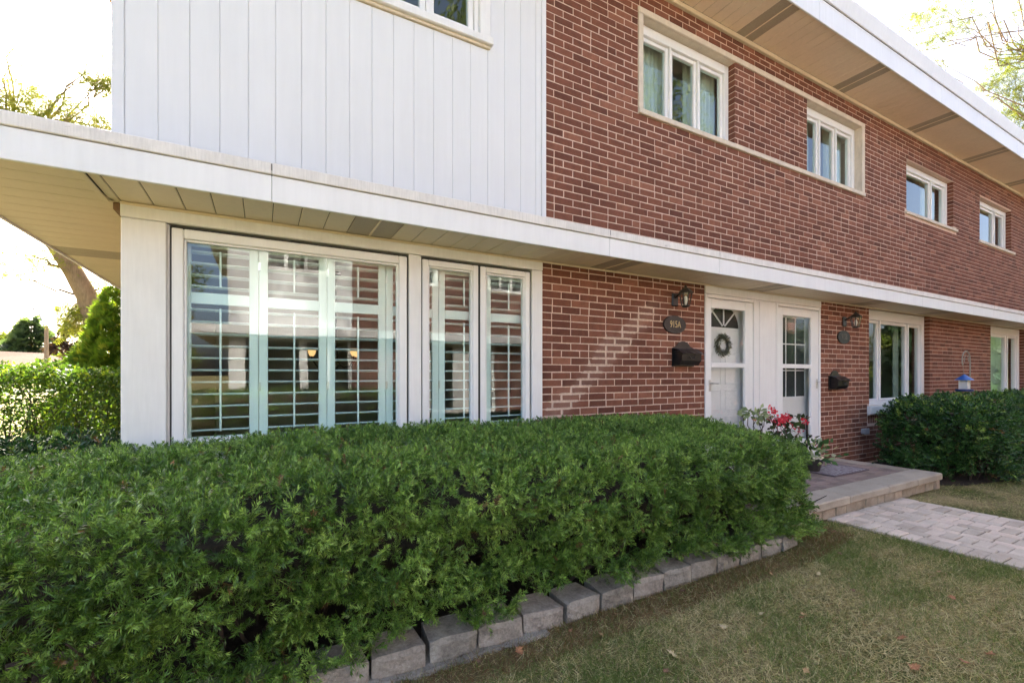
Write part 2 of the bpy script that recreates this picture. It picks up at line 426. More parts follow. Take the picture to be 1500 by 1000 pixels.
CH, BL, JT = .068, .2135, .0092
def lay_bricks(x0, x1, z0, z1, opens, seed, CH=.068):
    """course by course; returns (xa, xb, za, zb, deep)"""
    r = random.Random(seed); out = []
    nrow = int((z1-z0)/CH + .02)
    for k in range(nrow):
        za = z0 + k*CH; zb = za + CH - JT; zc = (za+zb)/2
        cuts = sorted([(o[0], o[1]) for o in opens if o[2]-.02 < zc < o[3]+.02])
        segs, c = [], x0
        for a, b in cuts:
            if a > c: segs.append((c, a))
            c = max(c, b)
        if c < x1: segs.append((c, x1))
        # joints of the whole course
        js = []; x = x0 - 5*BL + (k % 2)*BL/2 + r.uniform(-.005, .005)
        mixed = (k % 6 == 4)
        i = 0
        while x < x1 + .5:
            js.append(x); half = (mixed and i % 2) or (not mixed and r.random() < .006)
            x += (BL/2 if half else BL); i += 1
        for a, b in segs:
            J = [a] + [j for j in js if a+.045 < j < b-.045] + [b]
            for m_ in range(len(J)-1):
                la = J[m_] + (0 if m_ == 0 else JT/2); lb = J[m_+1] - (0 if m_ == len(J)-2 else JT/2)
                deep = (m_ == 0 and abs(a-x0) > .01) or (m_ == len(J)-2 and abs(b-x1) > .01)
                out.append((la, lb, za, zb, deep))
    return out
TRIM_UP = [(3.405,8.03,4.055,4.115), (3.405,8.03,5.095,5.165), (3.405,3.47,4.1,5.1), (7.945,8.03,4.1,5.1), (9.38,11.50,4.035,4.09), (12.58,14.62,4.0,4.06)]
bricks = lay_bricks(2.258, XEND, 2.60, RSOF-.02, UP_OPEN + TRIM_UP, 1, .0698)
SOLD = (8.13, 10.40, .60, .875)
bricks_lo = lay_bricks(2.235, XEND, .03, SOF+.02, LO_OPEN + [SOLD], 2)
allb = [(b, 0) for b in bricks] + [(b, 1) for b in bricks_lo]
x = 8.16
while x < 10.3:                                  # soldier course under the wide window's sill
    allb.append(((x, x+.057, .61, .735, False), 1)); x += .068
def shown(b):
    (xa, xb, za, zb, dp), lo = b
    if lo and (xa < 4.3 and za < .86): return False
    if lo and xa > 7.6 and za < .75: return False
    u = 750 + FOC*(xa*C_ - CAM_D*S_)/(xa*S_ + CAM_D*C_); v = HOR - FOC*(za-CAM_H)/(xa*S_ + CAM_D*C_)
    return 0 < u < 1500 and v > -10 and not (not lo and za < 2.80 and xa > 12)
seen = sorted([b for b in allb if shown(b)], key=lambda b: (b[0][0]*S_ + CAM_D*C_)**1 / max(.02, b[0][1]-b[0][0]) if b[0][1]-b[0][0] < .16 else b[0][0]*S_+CAM_D*C_)
ind = seen[:300]; ids = {id(b) for b in ind}; rest = [b for b in allb if id(b) not in ids]
_bm = {}
def brick_mesh(L, h, d):
    key = (round(L, 3), round(h, 3), d, random.randint(0, 3) if abs(L-(BL-JT)) < .002 else 0)
    if key in _bm: return _bm[key]
    V, F = cbox(-L/2, L/2, 0, d, -h/2, h/2, .0028, .0012)
    me = bpy.data.meshes.new('brick'); me.from_pydata(V, [], F); me.materials.append(M['brick'])
    uv = me.uv_layers.new(name='UV'); V = np.array(V)
    li = np.empty(len(me.loops), np.int32); me.loops.foreach_get('vertex_index', li)
    uv.data.foreach_set('uv', np.stack([V[li,0]/L+.5, V[li,2]/h+.5], 1).astype(np.float32).ravel())
    _bm[key] = me; return me
for (xa, xb, za, zb, dp), lo in ind:
    inst('brick', brick_mesh(xb-xa, zb-za, .11 if dp else .03), ((xa+xb)/2, random.uniform(-.0015,.0015), (za+zb)/2 + random.uniform(-.0008,.0008)), w_lo if lo else w_up)
V, F, UV, RN = [], [], [], []
for (xa, xb, za, zb, dp), lo in rest:
    y0 = random.uniform(-.0015, .0015); n = len(V); r = random.random()
    if xa < 10:
        v_, f_ = cbox(xa, xb, y0, y0 + (.11 if dp else .03), za, zb, .0028, .001)
    else:
        b_ = MB().box(xa, xb, y0, y0 + (.11 if dp else .03), za, zb); v_, f_ = b_.v, b_.f
    V += v_; F += [tuple(i+n for i in f) for f in f_]; RN += [r]*len(v_)
    UV += [((p[0]-xa)/(xb-xa), (p[2]-za)/(zb-za)) for p in v_]
o = mesh_obj('brick_field', V, F, M['brick_j'], house); me = o.data
me.attributes.new('rnd', 'FLOAT', 'POINT').data.foreach_set('value', np.array(RN, np.float32))
uvl = me.uv_layers.new(name='UV'); li = np.empty(len(me.loops), np.int32); me.loops.foreach_get('vertex_index', li)
uvl.data.foreach_set('uv', np.array(UV, np.float32)[li].ravel()); stuff(o)

# ---- shell: side and back walls, floors, roof
b = MB()
b.box(-.72, -.60, .20, 9.0, 0, RSOF); b.box(-.60, XEND, 8.85, 9.0, 0, RSOF); b.box(XEND-.12, XEND, .21, 8.85, 0, RSOF)
b.build('outer_wall', M['mortar'], house)
b = MB(); b.box(-.59, XEND-.13, .22, 8.84, .05, .19); b.build('floor', M['wood_floor'], house)
b = MB(); b.box(-.59, XEND-.13, .22, 8.84, 2.47, 2.62); b.build('ceiling', M['ceil'], house)
b = MB(); b.box(-.59, XEND-.13, .22, 8.84, 5.25, 5.40); b.build('ceiling', M['ceil'], house)
b = MB(); b.box(-.59, 4.2, 4.3, 4.4, .19, 2.47); b.box(4.2, 4.3, .22, 8.8, .19, 2.47); b.box(7.3, 7.4, .22, 8.8, .19, 2.47); b.box(4.3, 7.3, 2.4, 2.5, .19, 2.47)
b.box(-.59, XEND-.14, 3.4, 3.5, 2.62, 5.25); b.box(3.0, 3.1, .22, 3.4, 2.62, 5.25); b.box(5.6, 5.7, .22, 3.4, 2.62, 5.25); b.box(8.6, 8.7, .22, 3.4, 2.62, 5.25); b.box(11.6, 11.7, .22, 3.4, 2.62, 5.25)
b.box(7.4, XEND-.14, 4.0, 4.1, .19, 2.47); b.box(11.6, 11.7, .22, 4.0, .19, 2.47)
b.build('partition_wall', M['interior'], house)
b = MB(); b.box(-.59, 2.2, .06, .2, 2.62, 5.25); b.build('inner_wall', M['interior'], house) if False else None
b = MB()
rz0 = 5.72
b.prism_x([(ROOF_Y-.02, rz0), (9.6, rz0), (9.6, rz0+.12), (4.5, 7.0), (ROOF_Y-.02, rz0+.12)], ROOF_X-.02, XEND+.7)
b.build('roof', M['roofing'], house)

# ---- white vertical siding, upper storey left
YS = -.03
b = MB()
for a, c, d, e in cells(-.765, 2.25, 2.55, RSOF, [(-.19, 1.68, 4.11, 5.26)]): b.box(a, c, YS+.022, .05, d, e)
b.build('siding_backing', M['siding'], house)
b = MB(); b.cbox(-.776, -.7152, YS-.004, .20, 2.56, RSOF-.005, .004); b.build('corner_board', M['siding'], house)
SW = .159
win_s = (-.20, 1.69, 4.10, 5.27)                 # opening of the window in the siding
ex = -.715; boards = []
while ex < 2.20:
    nx = min(ex + SW, 2.205); boards.append((ex + .0006, nx - .0006)); ex = nx
for xa, xb in boards:
    parts = [(2.56, RSOF-.005)]
    if xb > win_s[0] and xa < win_s[1]:
        if xa >= win_s[0]-.001 and xb <= win_s[1]+.001: parts = [(2.56, win_s[2]), (win_s[3], RSOF-.005)]
    for za, zb in parts:
        MB().cbox(xa, xb, YS + random.uniform(-.001,.001), YS+.02, za, zb, .0035).build('siding_board', M['siding'], house)
MB().cbox(2.207, 2.256, YS-.006, .05, 2.56, RSOF-.005, .004).build('corner_board', M['siding'], house)

# ---- windows
def window(name_label, x0, x1, z0, z1, splits, y=.06, casing=.05, sash=.042, depth=.10, cm='vinyl', hdr=0., extra=None):
    """casing with one sash and pane for each split; splits are fractions"""
    cs = casing if hasattr(casing, '__len__') else (casing,)*4
    b = MB().ring(x0, x1, z0, z1, cs, y, y+depth)
    ix0, ix1, iz0, iz1 = x0+cs[0], x1-cs[1], z0+cs[2], z1-cs[3]
    W = ix1-ix0; tot = sum(splits); xs = [ix0]
    for s in splits: xs.append(xs[-1] + W*s/tot)
    MW = .022
    for xm in xs[1:-1]: b.cbox(xm-MW/2, xm+MW/2, y+.004, y+depth-.002, iz0, iz1, .003)
    w = b.build('window', M[cm], house)
    if name_label: lab(w, name_label)
    for i in range(len(splits)):
        a = xs[i] + (MW/2 if i else 0) + .003; c = xs[i+1] - (MW/2 if i < len(splits)-1 else 0) - .003
        MB().ring(a, c, iz0+.003, iz1-.003, sash, y+.028, y+.075).build('sash', M['vinyl'], w)
        MB().sheet(a+sash-.006, c-sash+.006, y+.052, iz0+sash-.003, iz1-sash+.003).build('pane', M['glass'], w)
    return w
def curtain(x0, x1, z0, z1, y, gap, label, n=90):
    """two gathered cloth panels"""
    b = MB(); mid = (x0+x1)/2
    for a, c in ((x0, mid-gap/2), (mid+gap/2, x1)):
        if c-a < .03: continue
        m_ = max(8, int((c-a)/.012)); V = []
        for i in range(m_+1):
            x = a + (c-a)*i/m_; yy = y + .022*math.sin(i*1.15) + .008*math.sin(i*.37+1)
            V += [(x, yy, z0), (x, yy*1.0+.004*math.sin(i), (z0+z1)/2), (x, yy, z1)]
        b.add(V, [(3*i+k, 3*i+3+k, 3*i+4+k, 3*i+1+k) for i in range(m_) for k in (0,1)])
    o = b.build('curtain', M['curtain'], None, True); return tag(o, label, 'curtain')
WY = .085
w1 = window('white three-lite window at the left end of the stone surround', 3.472, 4.968, 4.117, 5.093, (1,1,1), WY, (.05,.07,.03,.10))
w2 = window('white three-lite window at the right end of the stone surround', 6.502, 7.943, 4.117, 5.093, (1,1,1), WY, (.05,.07,.03,.10))
w3 = window(None, 9.442, 11.338, 4.092, 4.958, (2,1), WY, (.05,.07,.03,.09))
w4 = window(None, 12.642, 14.448, 4.062, 4.938, (2,1), WY, (.05,.07,.03,.09))
window(None, 17.002, 18.398, 4.062, 4.938, (2,1), WY, (.05,.07,.03,.09))
curtain(3.5, 4.94, 4.0, 5.15, .27, .34, 'pale curtains behind the first upstairs window in the stone surround')
curtain(6.55, 7.9, 4.0, 5.15, .27, .45, 'pale curtains behind the second upstairs window in the stone surround')
curtain(9.5, 11.3, 4.0, 5.05, .27, .7, 'pale curtains behind the two-lite upstairs window nearer the stone surround')
# limestone surround shared by the two windows
s = MB().cbox(3.405, 8.03, -.028, .085, 4.057, 4.114, .006).build('stone_sill', M['stone'], house)
MB().cbox(3.405, 8.03, -.020, .10, 5.098, 5.163, .006).build('stone_lintel', M['stone'], house)
MB().cbox(3.407, 3.470, -.018, .10, 4.116, 5.097, .005).build('stone_jamb', M['stone'], house)
MB().cbox(7.947, 8.028, -.018, .10, 4.116, 5.097, .005).build('stone_jamb', M['stone'], house)
MB().cbox(9.385, 11.49, -.03, .09, 4.037, 4.088, .006).build('stone_sill', M['stone'], house)
MB().cbox(12.585, 14.61, -.03, .09, 4.002, 4.058, .006).build('stone_sill', M['stone'], house)
# window in the siding
ws = window('white window set in the vertical siding', win_s[0]+.10, 1.592, 4.185, 5.17, (1,1,1,1), YS+.012, .035, .045, .09)
b = MB(); b.cbox(1.594, 1.688, YS-.022, .0, 4.19, 5.26, .004); b.cbox(-.199, -.102, YS-.022, .0, 4.19, 5.26, .004); b.cbox(-.102, 1.594, YS-.020, .0, 5.172, 5.26, .004)
b.build('casing', M['trim'], ws)
b = MB(); b.cbox(-.22, 1.705, YS-.045, .0, 4.128, 4.187, .005); b.build('sill', M['trim'], ws)
b = MB(); b.cbox(-.20, 1.69, YS-.018, .0, 4.102, 4.126, .004); b.build('apron', M['frieze'], ws)
# wide ground-floor windows to the right of the doors
wy = .075
w5 = window('white wide three-lite ground-floor window beside the shrubs', 8.192, 10.328, .877, 2.384, (1,2,1), wy, (.05,.10,.05,.155), .045, .11)
MB().cbox(8.13, 10.37, -.05, .10, .752, .872, .006).build('sill', M['trim'], w5)
MB().cbox(8.14, 10.36, -.028, .07, .735, .750, .003).build('apron', M['stone'], w5)
w6 = window(None, 13.232, 15.298, .857, 2.384, (2,1), wy, (.05,.12,.05,.155), .05, .11)
MB().cbox(13.17, 15.35, -.04, .10, .795, .852, .006).build('sill', M['trim'], w6)
curtain(13.3, 15.2, .8, 2.4, .28, .0, 'pale grey-green drapes closed behind the far ground-floor window')
curtain(8.25, 10.25, .8, 2.4, .45, 1.75, 'dark-edged drapes drawn back behind the wide ground-floor window')

# ---- picture window, casements and white surround on the left
YT = -.022
b = MB(); b.cbox(-.735, -.517, YT, .20, 0, 2.298, .005); b.build('corner_post', M['trim'], house)
b = MB(); b.cbox(-.737, 2.227, YT-.003, .10, 2.300, SOF-.004, .005); b.build('window_header', M['trim'], house)
b = MB(); b.cbox(2.116, 2.225, YT, .10, 0.0, 2.298, .005); b.build('window_jamb', M['trim'], house)
b = MB(); b.cbox(1.001, 1.099, YT+.006, .10, .80, 2.298, .004); b.build('window_mullion', M['trim'], house)
MB().cbox(-.515, 2.114, YT-.03, .12, .80, .872, .005).build('window_sill', M['trim'], house)
b = MB(); b.box(-.515, 2.114, .012, .18, 0, .798); b.build('panel_below_window', M['mortar'], house)
MB().cbox(-.516, -.5045, .012, .10, .874, 2.297, .001).build('jamb_liner', M['trim'], house)
def big_sash(x0, x1, label, fw=.062, z0=.876, z1=2.282):
    g_ = MB().ring(x0-.004, x1+.004, z0-.002, z1+.006, .009, .006, .09, .001)
    w = g_.build('window', M['gasket'], house); lab(w, label)
    MB().ring(x0+.005, x1-.005, z0+.004, z1-.004, fw, -.004, .06, .006).build('sash', M['vinyl'], w)
    MB().ring(x0+.005+fw, x1-.005-fw, z0+.004+fw, z1-.004-fw, .014, .012, .05, .003).build('glazing_bead', M['vinyl'], w)
    MB().sheet(x0+fw+.012, x1-fw-.012, .030, z0+fw+.012, z1-fw-.012).build('pane', M['glass'], w)
    return w
big_sash(-.499, .993, 'large fixed picture window in white frame')
big_sash(1.106, 1.602, 'narrow casement window beside the picture window', .050)
big_sash(1.612, 2.109, 'narrow casement window beside the brick wall', .050)

# ---- entrance: two storm doors, entry doors, boards
PZ = .19
def storm_door(x0, x1, gx0, gx1, hinge, label):
    b = MB(); zt = 2.285
    b.cbox(x0, x0+.035, -.012, .10, PZ+.01, zt, .004); b.cbox(x1-.035, x1, -.012, .10, PZ+.01, zt, .004); b.cbox(x0+.035, x1-.035, -.010, .10, zt-.04, zt, .004)
    d = b.build('door_frame', M['trim'], house)
    b = MB(); z0, z1 = PZ+.04, zt-.045
    b.cbox(x0+.04, gx0, .0, .036, z0, z1, .004); b.cbox(gx1, x1-.04, .0, .036, z0, z1, .004)
    b.cbox(gx0, gx1, .0015, .036, 2.135, z1, .004); b.cbox(gx0, gx1, .0015, .036, z0, PZ+.30, .004); b.cbox(gx0, gx1, .0015, .034, 1.445, 1.50, .004)
    s_ = b.build('storm_door', M['vinyl'], house); lab(s_, label)
    MB().sheet(gx0-.004, gx1+.004, .018, 1.498, 2.139).build('pane', M['glass_clear'], s_)
    MB().sheet(gx0-.004, gx1+.004, .018, PZ+.296, 1.449).build('pane', M['glass_clear'], s_)
    hx = (x0+.085) if hinge == 'r' else (x1-.085)
    b = MB(); b.cbox(hx-.02, hx+.02, -.008, .0, 1.17, 1.30, .003); b.tube([(hx, -.008, 1.26), (hx, -.045, 1.262), (hx+(.09 if hinge == 'r' else -.09), -.045, 1.262)], .009, 8)
    b.build('handle', M['chrome'], s_)
    if hinge == 'l': MB().lathe([(.0,0),(.018,0),(.018,.006),(.0,.006)], (0,0,0), 12)
    return s_
storm_door(4.430, 5.355, 4.545, 5.165, 'r', 'white storm door with wreath showing behind it')
storm_door(5.785, 6.818, 5.945, 6.600, 'l', 'white storm door beside the brick pier with the outlet box')
MB().cbox(5.358, 5.782, -.004, .10, PZ+.01, 2.285, .004).build('door_post', M['trim'], house)
MB().cbox(5.43, 5.71, -.012, -.0045, PZ+.20, 2.27, .004).build('post_panel', M['trim'], house)
MB().cbox(4.428, 6.822, -.016, .10, 2.288, SOF-.003, .004).build('door_header', M['trim'], house)
MB().cbox(4.430, 6.820, -.05, .25, PZ-.01, PZ+.035, .006).build('threshold', M['stone'], house)
def entry_door(x0, x1, fan, lite=False):
    y = .115; b = MB().cbox(x0, x1, y, y+.045, PZ+.04, 2.27, .003); d = b.build('entry_door', M['vinyl'], house)
    W = x1-x0; cx = (x0+x1)/2
    for (za, zb) in ((.30,.86), (.93,1.18), (1.24,1.62))[:1 if lite else 3]:
        for k in (0,1):
            xa = x0 + W*(.13 if k == 0 else .54); xb = xa + W*.33
            MB().ring(xa, xb, za+PZ*0, zb, .018, y-.006, y-.0005, .003).build('door_panel', M['vinyl'], d)
    if fan:
        r = W*.34; zc = 1.93; seg = 24
        pts = [(cx + r*math.cos(PI*k/seg), zc + r*math.sin(PI*k/seg)*.92) for k in range(seg+1)]
        MB().prism_y(pts[::-1], y-.003, y-.0006).build('fanlight', M['gasket'], d)
        b = MB()
        for k in range(seg):
            a1, a2 = PI*k/seg, PI*(k+1)/seg
            b.add([(cx+q*math.cos(w), yy, zc+q*.92*math.sin(w)) for yy in (y-.012, y-.0035) for q, w in ((r*.97,a1),(r*1.07,a1),(r*1.07,a2),(r*.97,a2))],
                  [(0,1,2,3),(7,6,5,4),(0,4,5,1),(2,6,7,3)])
        b.cbox(cx-r*1.07, cx+r*1.07, y-.0122, y-.0035, zc-.03, zc, .002)
        for w in (PI*.25, PI*.5, PI*.75):
            dx, dz = math.cos(w), math.sin(w)*.92
            b.tube([(cx+dx*.03, y-.008, zc+dz*.03), (cx+dx*r, y-.008, zc+dz*r)], .010, 6)
        b.build('fanlight_bars', M['vinyl'], d)
    if lite:
        xa, xb, za, zb = x0+.14, x1-.14, 1.06, 2.13
        MB().sheet(xa, xb, y-.0008, za, zb).build('pane', M['dark_pane'], d)
        b = MB().ring(xa-.03, xb+.03, za-.03, zb+.03, .032, y-.014, y-.0012, .003)
        for k in (1,2): b.cbox(xa+(xb-xa)*k/3-.008, xa+(xb-xa)*k/3+.008, y-.010, y-.002, za, zb, .002)
        for k in (1,2): b.cbox(xa, xb, y-.0095, y-.0022, za+(zb-za)*k/3-.008, za+(zb-za)*k/3+.008, .002)
        b.build('muntins', M['vinyl'], d)
    return d
M['dark_pane'] = NM('dark_door_glass').base((.045,.05,.055), .06).m
entry_door(4.47, 5.34, True); entry_door(5.83, 6.78, False, True)

# ---- canopy between the storeys
b = MB(); b.box(CAN_X+.01, XEND+.4, CAN_Y+.02, -.0, SOF+.012, 2.555); b.box(CAN_X+.01, -.74, .0, 9.0, SOF+.012, 2.555); b.build('canopy', M['gasket'], house)
b = MB(); b.box(CAN_X-.01, XEND+.4, CAN_Y-.012, .004, 2.558, 2.598); b.box(CAN_X-.01, -.778, .004, 9.0, 2.558, 2.598); b.build('canopy_roof', M['roofing'], house)
jo = [CAN_X, .05, 2.62, 4.05, 6.4, 8.7, 11.6, 15, 19, XEND+.4]
for i in range(len(jo)-1):
    MB().cbox(jo[i]+.001, jo[i+1]-.001, CAN_Y-.002+random.uniform(-.001,.001), CAN_Y+.018, SOF-.012, 2.533, .003).build('canopy_fascia', M['fascia'], house)
    o = MB().cbox(jo[i]+.001, jo[i+1]-.001, CAN_Y-.014+random.uniform(-.0015,.0015), CAN_Y+.016, 2.537, 2.602+random.uniform(-.003,.003), .004).build('metal_edge', M['flash'], house)
MB().cbox(CAN_X, CAN_X+.018, CAN_Y+.02, 9, SOF-.012, 2.533, .003).build('canopy_fascia', M['fascia'], house)
MB().cbox(CAN_X-.012, CAN_X+.016, CAN_Y+.018, 9, 2.537, 2.602, .004).build('metal_edge', M['flash'], house)
BW = .159
VENT_LO = [.65, 2.97, 5.32, 7.65, 9.98, 12.3, 14.6, 17, 19.3, 21.6]
proto = {}
def soffit_board(x, y0, y1, z, w, m, parent=house):
    key = (round(y0,3), round(y1,3), round(w,3), m)
    if key not in proto:
        V, F = cbox(-w/2+.0018, w/2-.0018, y0, y1, 0, .010, .006)
        me = bpy.data.meshes.new('soffit_board'); me.from_pydata(V, [], F); me.materials.append(M[m]); proto[key] = me
    inst('soffit_board', proto[key], (x, 0, z), parent)
x = -.735 + BW/2; far = MB(); farv = MB(); pv = None
while x < XEND:
    v_ = any(abs(x-c) < BW*1.0 for c in VENT_LO)
    if v_ and pv and x-pv < BW*1.1: MB().cbox(x-BW/2-.007, x-BW/2+.007, CAN_Y+.02, -.003, SOF-.005, SOF+.004, .002).build('vent_rib', M['soffit'], house)
    if v_: pv = x
    if x < 9: soffit_board(x, CAN_Y+.02, -.002, SOF, BW, 'vent' if v_ else 'soffit')
    else: (farv if v_ else far).cbox(x-BW/2+.0012, x+BW/2-.0012, CAN_Y+.02, -.002, SOF, SOF+.010, .004)
    x += BW
stuff(far.build('soffit_boards', M['soffit'], house)); stuff(farv.build('soffit_vents', M['vent'], house))
# mitred corner: boards run out to the left behind the corner
mx0, my0 = -.735, -.002
def mitre(y): return -.80       # x on the mitre line
soffit_board(-.735-.027, CAN_Y+.02, -.002, SOF, .054, 'soffit')
y = CAN_Y + .02
while y < 8.8:
    y2 = y + BW - .006
    xr0 = mitre(y) - .02 if y < 0 else -.738; xr1 = mitre(min(y2, 0)) - .02 if y2 < 0 else -.738
    xr0, xr1 = max(xr0, CAN_X+.021), max(xr1, CAN_X+.022)
    V = [(CAN_X+.02, y, SOF), (xr0, y, SOF), (xr1, y2, SOF), (CAN_X+.02, y2, SOF)]; V += [(p[0], p[1], SOF+.01) for p in V]
    vent = abs(y+BW/2-1.62) < BW
    MB().add(V, [(3,2,1,0),(4,5,6,7),(0,1,5,4),(1,2,6,5),(2,3,7,6),(3,0,4,7)]).build('soffit_board', M['vent' if vent else 'soffit'], house)
    y += BW
MB().cbox(-.820, -.790, CAN_Y+.02, .002, SOF-.008, SOF-.0005, .003).build('soffit_strip', M['soffit'], house)
MB().cbox(-.737, XEND, -.034, YT-.004, SOF-.020, SOF-.002, .004).build('soffit_moulding', M['soffit'], house)
MB().cbox(-.775, -.740, .0, .5, SOF-.05, SOF-.004, .004).build('corner_block', M['wood'], house)

# ---- roof overhang
x = 2.6 + .0; RW = .152; pv = None; far = MB(); farv = MB()
VENT_UP = [5.05 + 2.245*k for k in range(-1, 9)]
b = MB(); b.box(ROOF_X+.02, XEND+.6, ROOF_Y+.02, .0, RSOF+.012, rz0-.002); b.box(ROOF_X+.02, -.78, .0, 9.3, RSOF+.012, rz0-.002); b.build('eave', M['gasket'], house)
while x < XEND:
    v_ = any(abs(x-c) < RW*.98 for c in VENT_UP)
    if v_ and pv and x-pv < RW*1.1: MB().cbox(x-RW/2-.008, x-RW/2+.008, ROOF_Y+.02, -.031, RSOF-.006, RSOF+.004, .002).build('vent_rib', M['soffit_up'], house)
    if v_: pv = x
    if x < 9.2: soffit_board(x, ROOF_Y+.02, -.03, RSOF, RW, 'vent' if v_ else 'soffit_up')
    else: (farv if v_ else far).cbox(x-RW/2+.0012, x+RW/2-.0012, ROOF_Y+.02, -.03, RSOF, RSOF+.010, .004)
    x += RW
far.box(ROOF_X+.02, 2.5, ROOF_Y+.02, -.036, RSOF, RSOF+.010); far.box(ROOF_X+.02, -.78, -.03, 9.3, RSOF, RSOF+.010)
stuff(far.build('soffit_boards', M['soffit_up'], house)); stuff(farv.build('soffit_vents', M['vent'], house))
MB().cbox(2.26, XEND, -.038, .006, RSOF-.055, RSOF-.002, .006).build('frieze_board', M['frieze'], house)
jr = [ROOF_X, 2.2, 5.6, 8.9, 12.2, 16, 20, XEND+.65]
for i in range(len(jr)-1):
    MB().cbox(jr[i]+.001, jr[i+1]-.001, ROOF_Y-.002+random.uniform(-.001,.001), ROOF_Y+.018, RSOF-.014, 5.68, .004).build('roof_fascia', M['fascia'], house)
    b = MB(); y0 = ROOF_Y
    b.prism_x([(y0-.002, 5.685), (y0-.018, 5.685), (y0-.022, 5.70), (y0-.052, 5.845), (y0-.052, 5.865), (y0-.002, 5.872)], jr[i]+.001, jr[i+1]-.001).build('metal_edge', M['fascia'], house)
MB().cbox(ROOF_X, ROOF_X+.018, ROOF_Y+.02, 9.3, RSOF-.014, 5.68, .004).build('roof_fascia', M['soffit_up'], house)

# ================================================================== OPPOSITE HOUSE (faces the court, seen in the panes)
def m_brick_far():
    k = NM('far_brick'); p = k.coord(); sp = k.node('ShaderNodeSeparateXYZ'); k.link(p, sp.inputs[0])
    cb = k.node('ShaderNodeCombineXYZ'); k.link(sp.outputs[0], cb.inputs[0]); k.link(sp.outputs[2], cb.inputs[1])
    t = k.node('ShaderNodeTexBrick', Scale=1.0); t.offset = .5
    for nm, v in (('Color1', (.13,.047,.037,1)), ('Color2', (.20,.075,.05,1)), ('Mortar', (.5,.38,.32,1)), ('Mortar Size', .006), ('Brick Width', .2135), ('Row Height', .068), ('Bias', -.1)): t.inputs[nm].default_value = v
    k.link(cb.outputs[0], t.inputs['Vector']); k.base(t.outputs[0], .85, .2); return k.m
M['brick_far'] = m_brick_far()
OY = -10.0
opp = thing('row_house', 'red brick row house with white siding facing across the court', 'house', (8, OY-4.5, 0))
def my(b):                                       # mirror a builder into the court's far side
    b.v = [(x, OY-y, z) for x, y, z in b.v]; b.f = [f[::-1] for f in b.f]; return b
b = MB(); OPU = [(3.47,4.82,4.1,5.1), (6.5,7.94,4.1,5.1), (9.44,10.9,4.1,5.0), (12.6,14.1,4.1,5.0)]; OPL = [(4.43,6.82,-.1,2.39), (8.19,10.3,.87,2.3), (13.2,15.3,.87,2.3)]
for a, c, d, e in cells(2.25, XEND, 2.4, 5.43, OPU): b.box(a, c, 0, .15, d, e)
for a, c, d, e in cells(2.25, XEND, 0, 2.4, OPL): b.box(a, c, 0, .15, d, e)
b.box(-.75, 2.25, 0, .15, 0, .8); b.box(-.72, -.6, .15, 9, 0, 5.43); b.box(-.6, XEND, 8.85, 9, 0, 5.43); b.box(XEND-.12, XEND, .15, 8.85, 0, 5.43)
my(b).build('brick_wall', M['brick_far'], opp)
my(MB().box(-.59, XEND-.13, .16, 8.8, 2.45, 2.6)).build('ceiling', M['ceil'], opp)
my(MB().box(-.59, XEND-.13, 3, 3.1, 0.05, 5.4)).build('partition_wall', M['interior'], opp)
for xa, xb in boards:
    if xa > .05 and xb < 1.6:
        my(MB().box(xa, xb, -.03, -.01, 2.56, 4.1)).build('siding_board', M['siding'], opp); my(MB().box(xa, xb, -.03, -.01, 5.2, 5.43)).build('siding_board', M['siding'], opp)
    else: my(MB().box(xa, xb, -.03, -.01, 2.56, 5.43)).build('siding_board', M['siding'], opp)
my(MB().box(-.76, 2.25, -.008, .04, 2.5, 4.1).box(-.76, .05, -.008, .04, 4.1, 5.2).box(1.6, 2.25, -.008, .04, 4.1, 5.2).box(-.76, 2.25, -.008, .04, 5.2, 5.43)).build('siding_backing', M['siding'], opp)
my(MB().box(CAN_X, XEND+.4, CAN_Y, 0, 2.38, 2.6).box(CAN_X, -.78, 0, 9, 2.38, 2.6)).build('canopy', M['fascia'], opp)
bb = MB(); bb.box(ROOF_X, XEND+.6, ROOF_Y, 9.3, 5.44, 5.72); my(bb).build('eave', M['fascia'], opp)
bb = MB(); bb.prism_x([(ROOF_Y-.03, 5.725), (9.4, 5.725), (4.5, 6.9)], ROOF_X-.03, XEND+.65); my(bb).build('roof', M['roofing'], opp)
def opp_window(x0, x1, z0, z1, n, y=.03):
    w = my(MB().ring(x0, x1, z0, z1, .06, y, y+.1)).build('window', M['vinyl'], opp)
    for k in range(n):
        a = x0+.06 + (x1-x0-.12)*k/n; c = x0+.06 + (x1-x0-.12)*(k+1)/n
        my(MB().ring(a+.002, c-.002, z0+.062, z1-.062, .04, y+.03, y+.07)).build('sash', M['vinyl'], w)
        my(MB().sheet(a+.03, c-.03, y+.05, z0+.09, z1-.09)).build('pane', M['glass'], w)
for o_ in OPU: opp_window(*o_, 3 if o_[0] < 8 else 2)
for o_ in OPL[1:]: opp_window(*o_, 3)
opp_window(.05, 1.6, 4.1, 5.2, 3, -.05); opp_window(-.5, 1.0, .8, 2.36, 1, -.02); opp_window(1.0, 2.23, .8, 2.36, 2, -.02)
my(MB().box(-.75, -.5, -.02, .1, .8, 2.38)).build('corner_post', M['trim'], opp)
for xa in (4.45, 5.82):
    d = my(MB().ring(xa, xa+.98, .1, 2.36, .12, 0, .06)).build('storm_door', M['vinyl'], opp)
    my(MB().sheet(xa+.11, xa+.87, .02, .2, 2.26)).build('pane', M['glass'], d)
my(MB().box(5.43, 5.82, 0, .06, .1, 2.38)).build('door_post', M['trim'], opp)

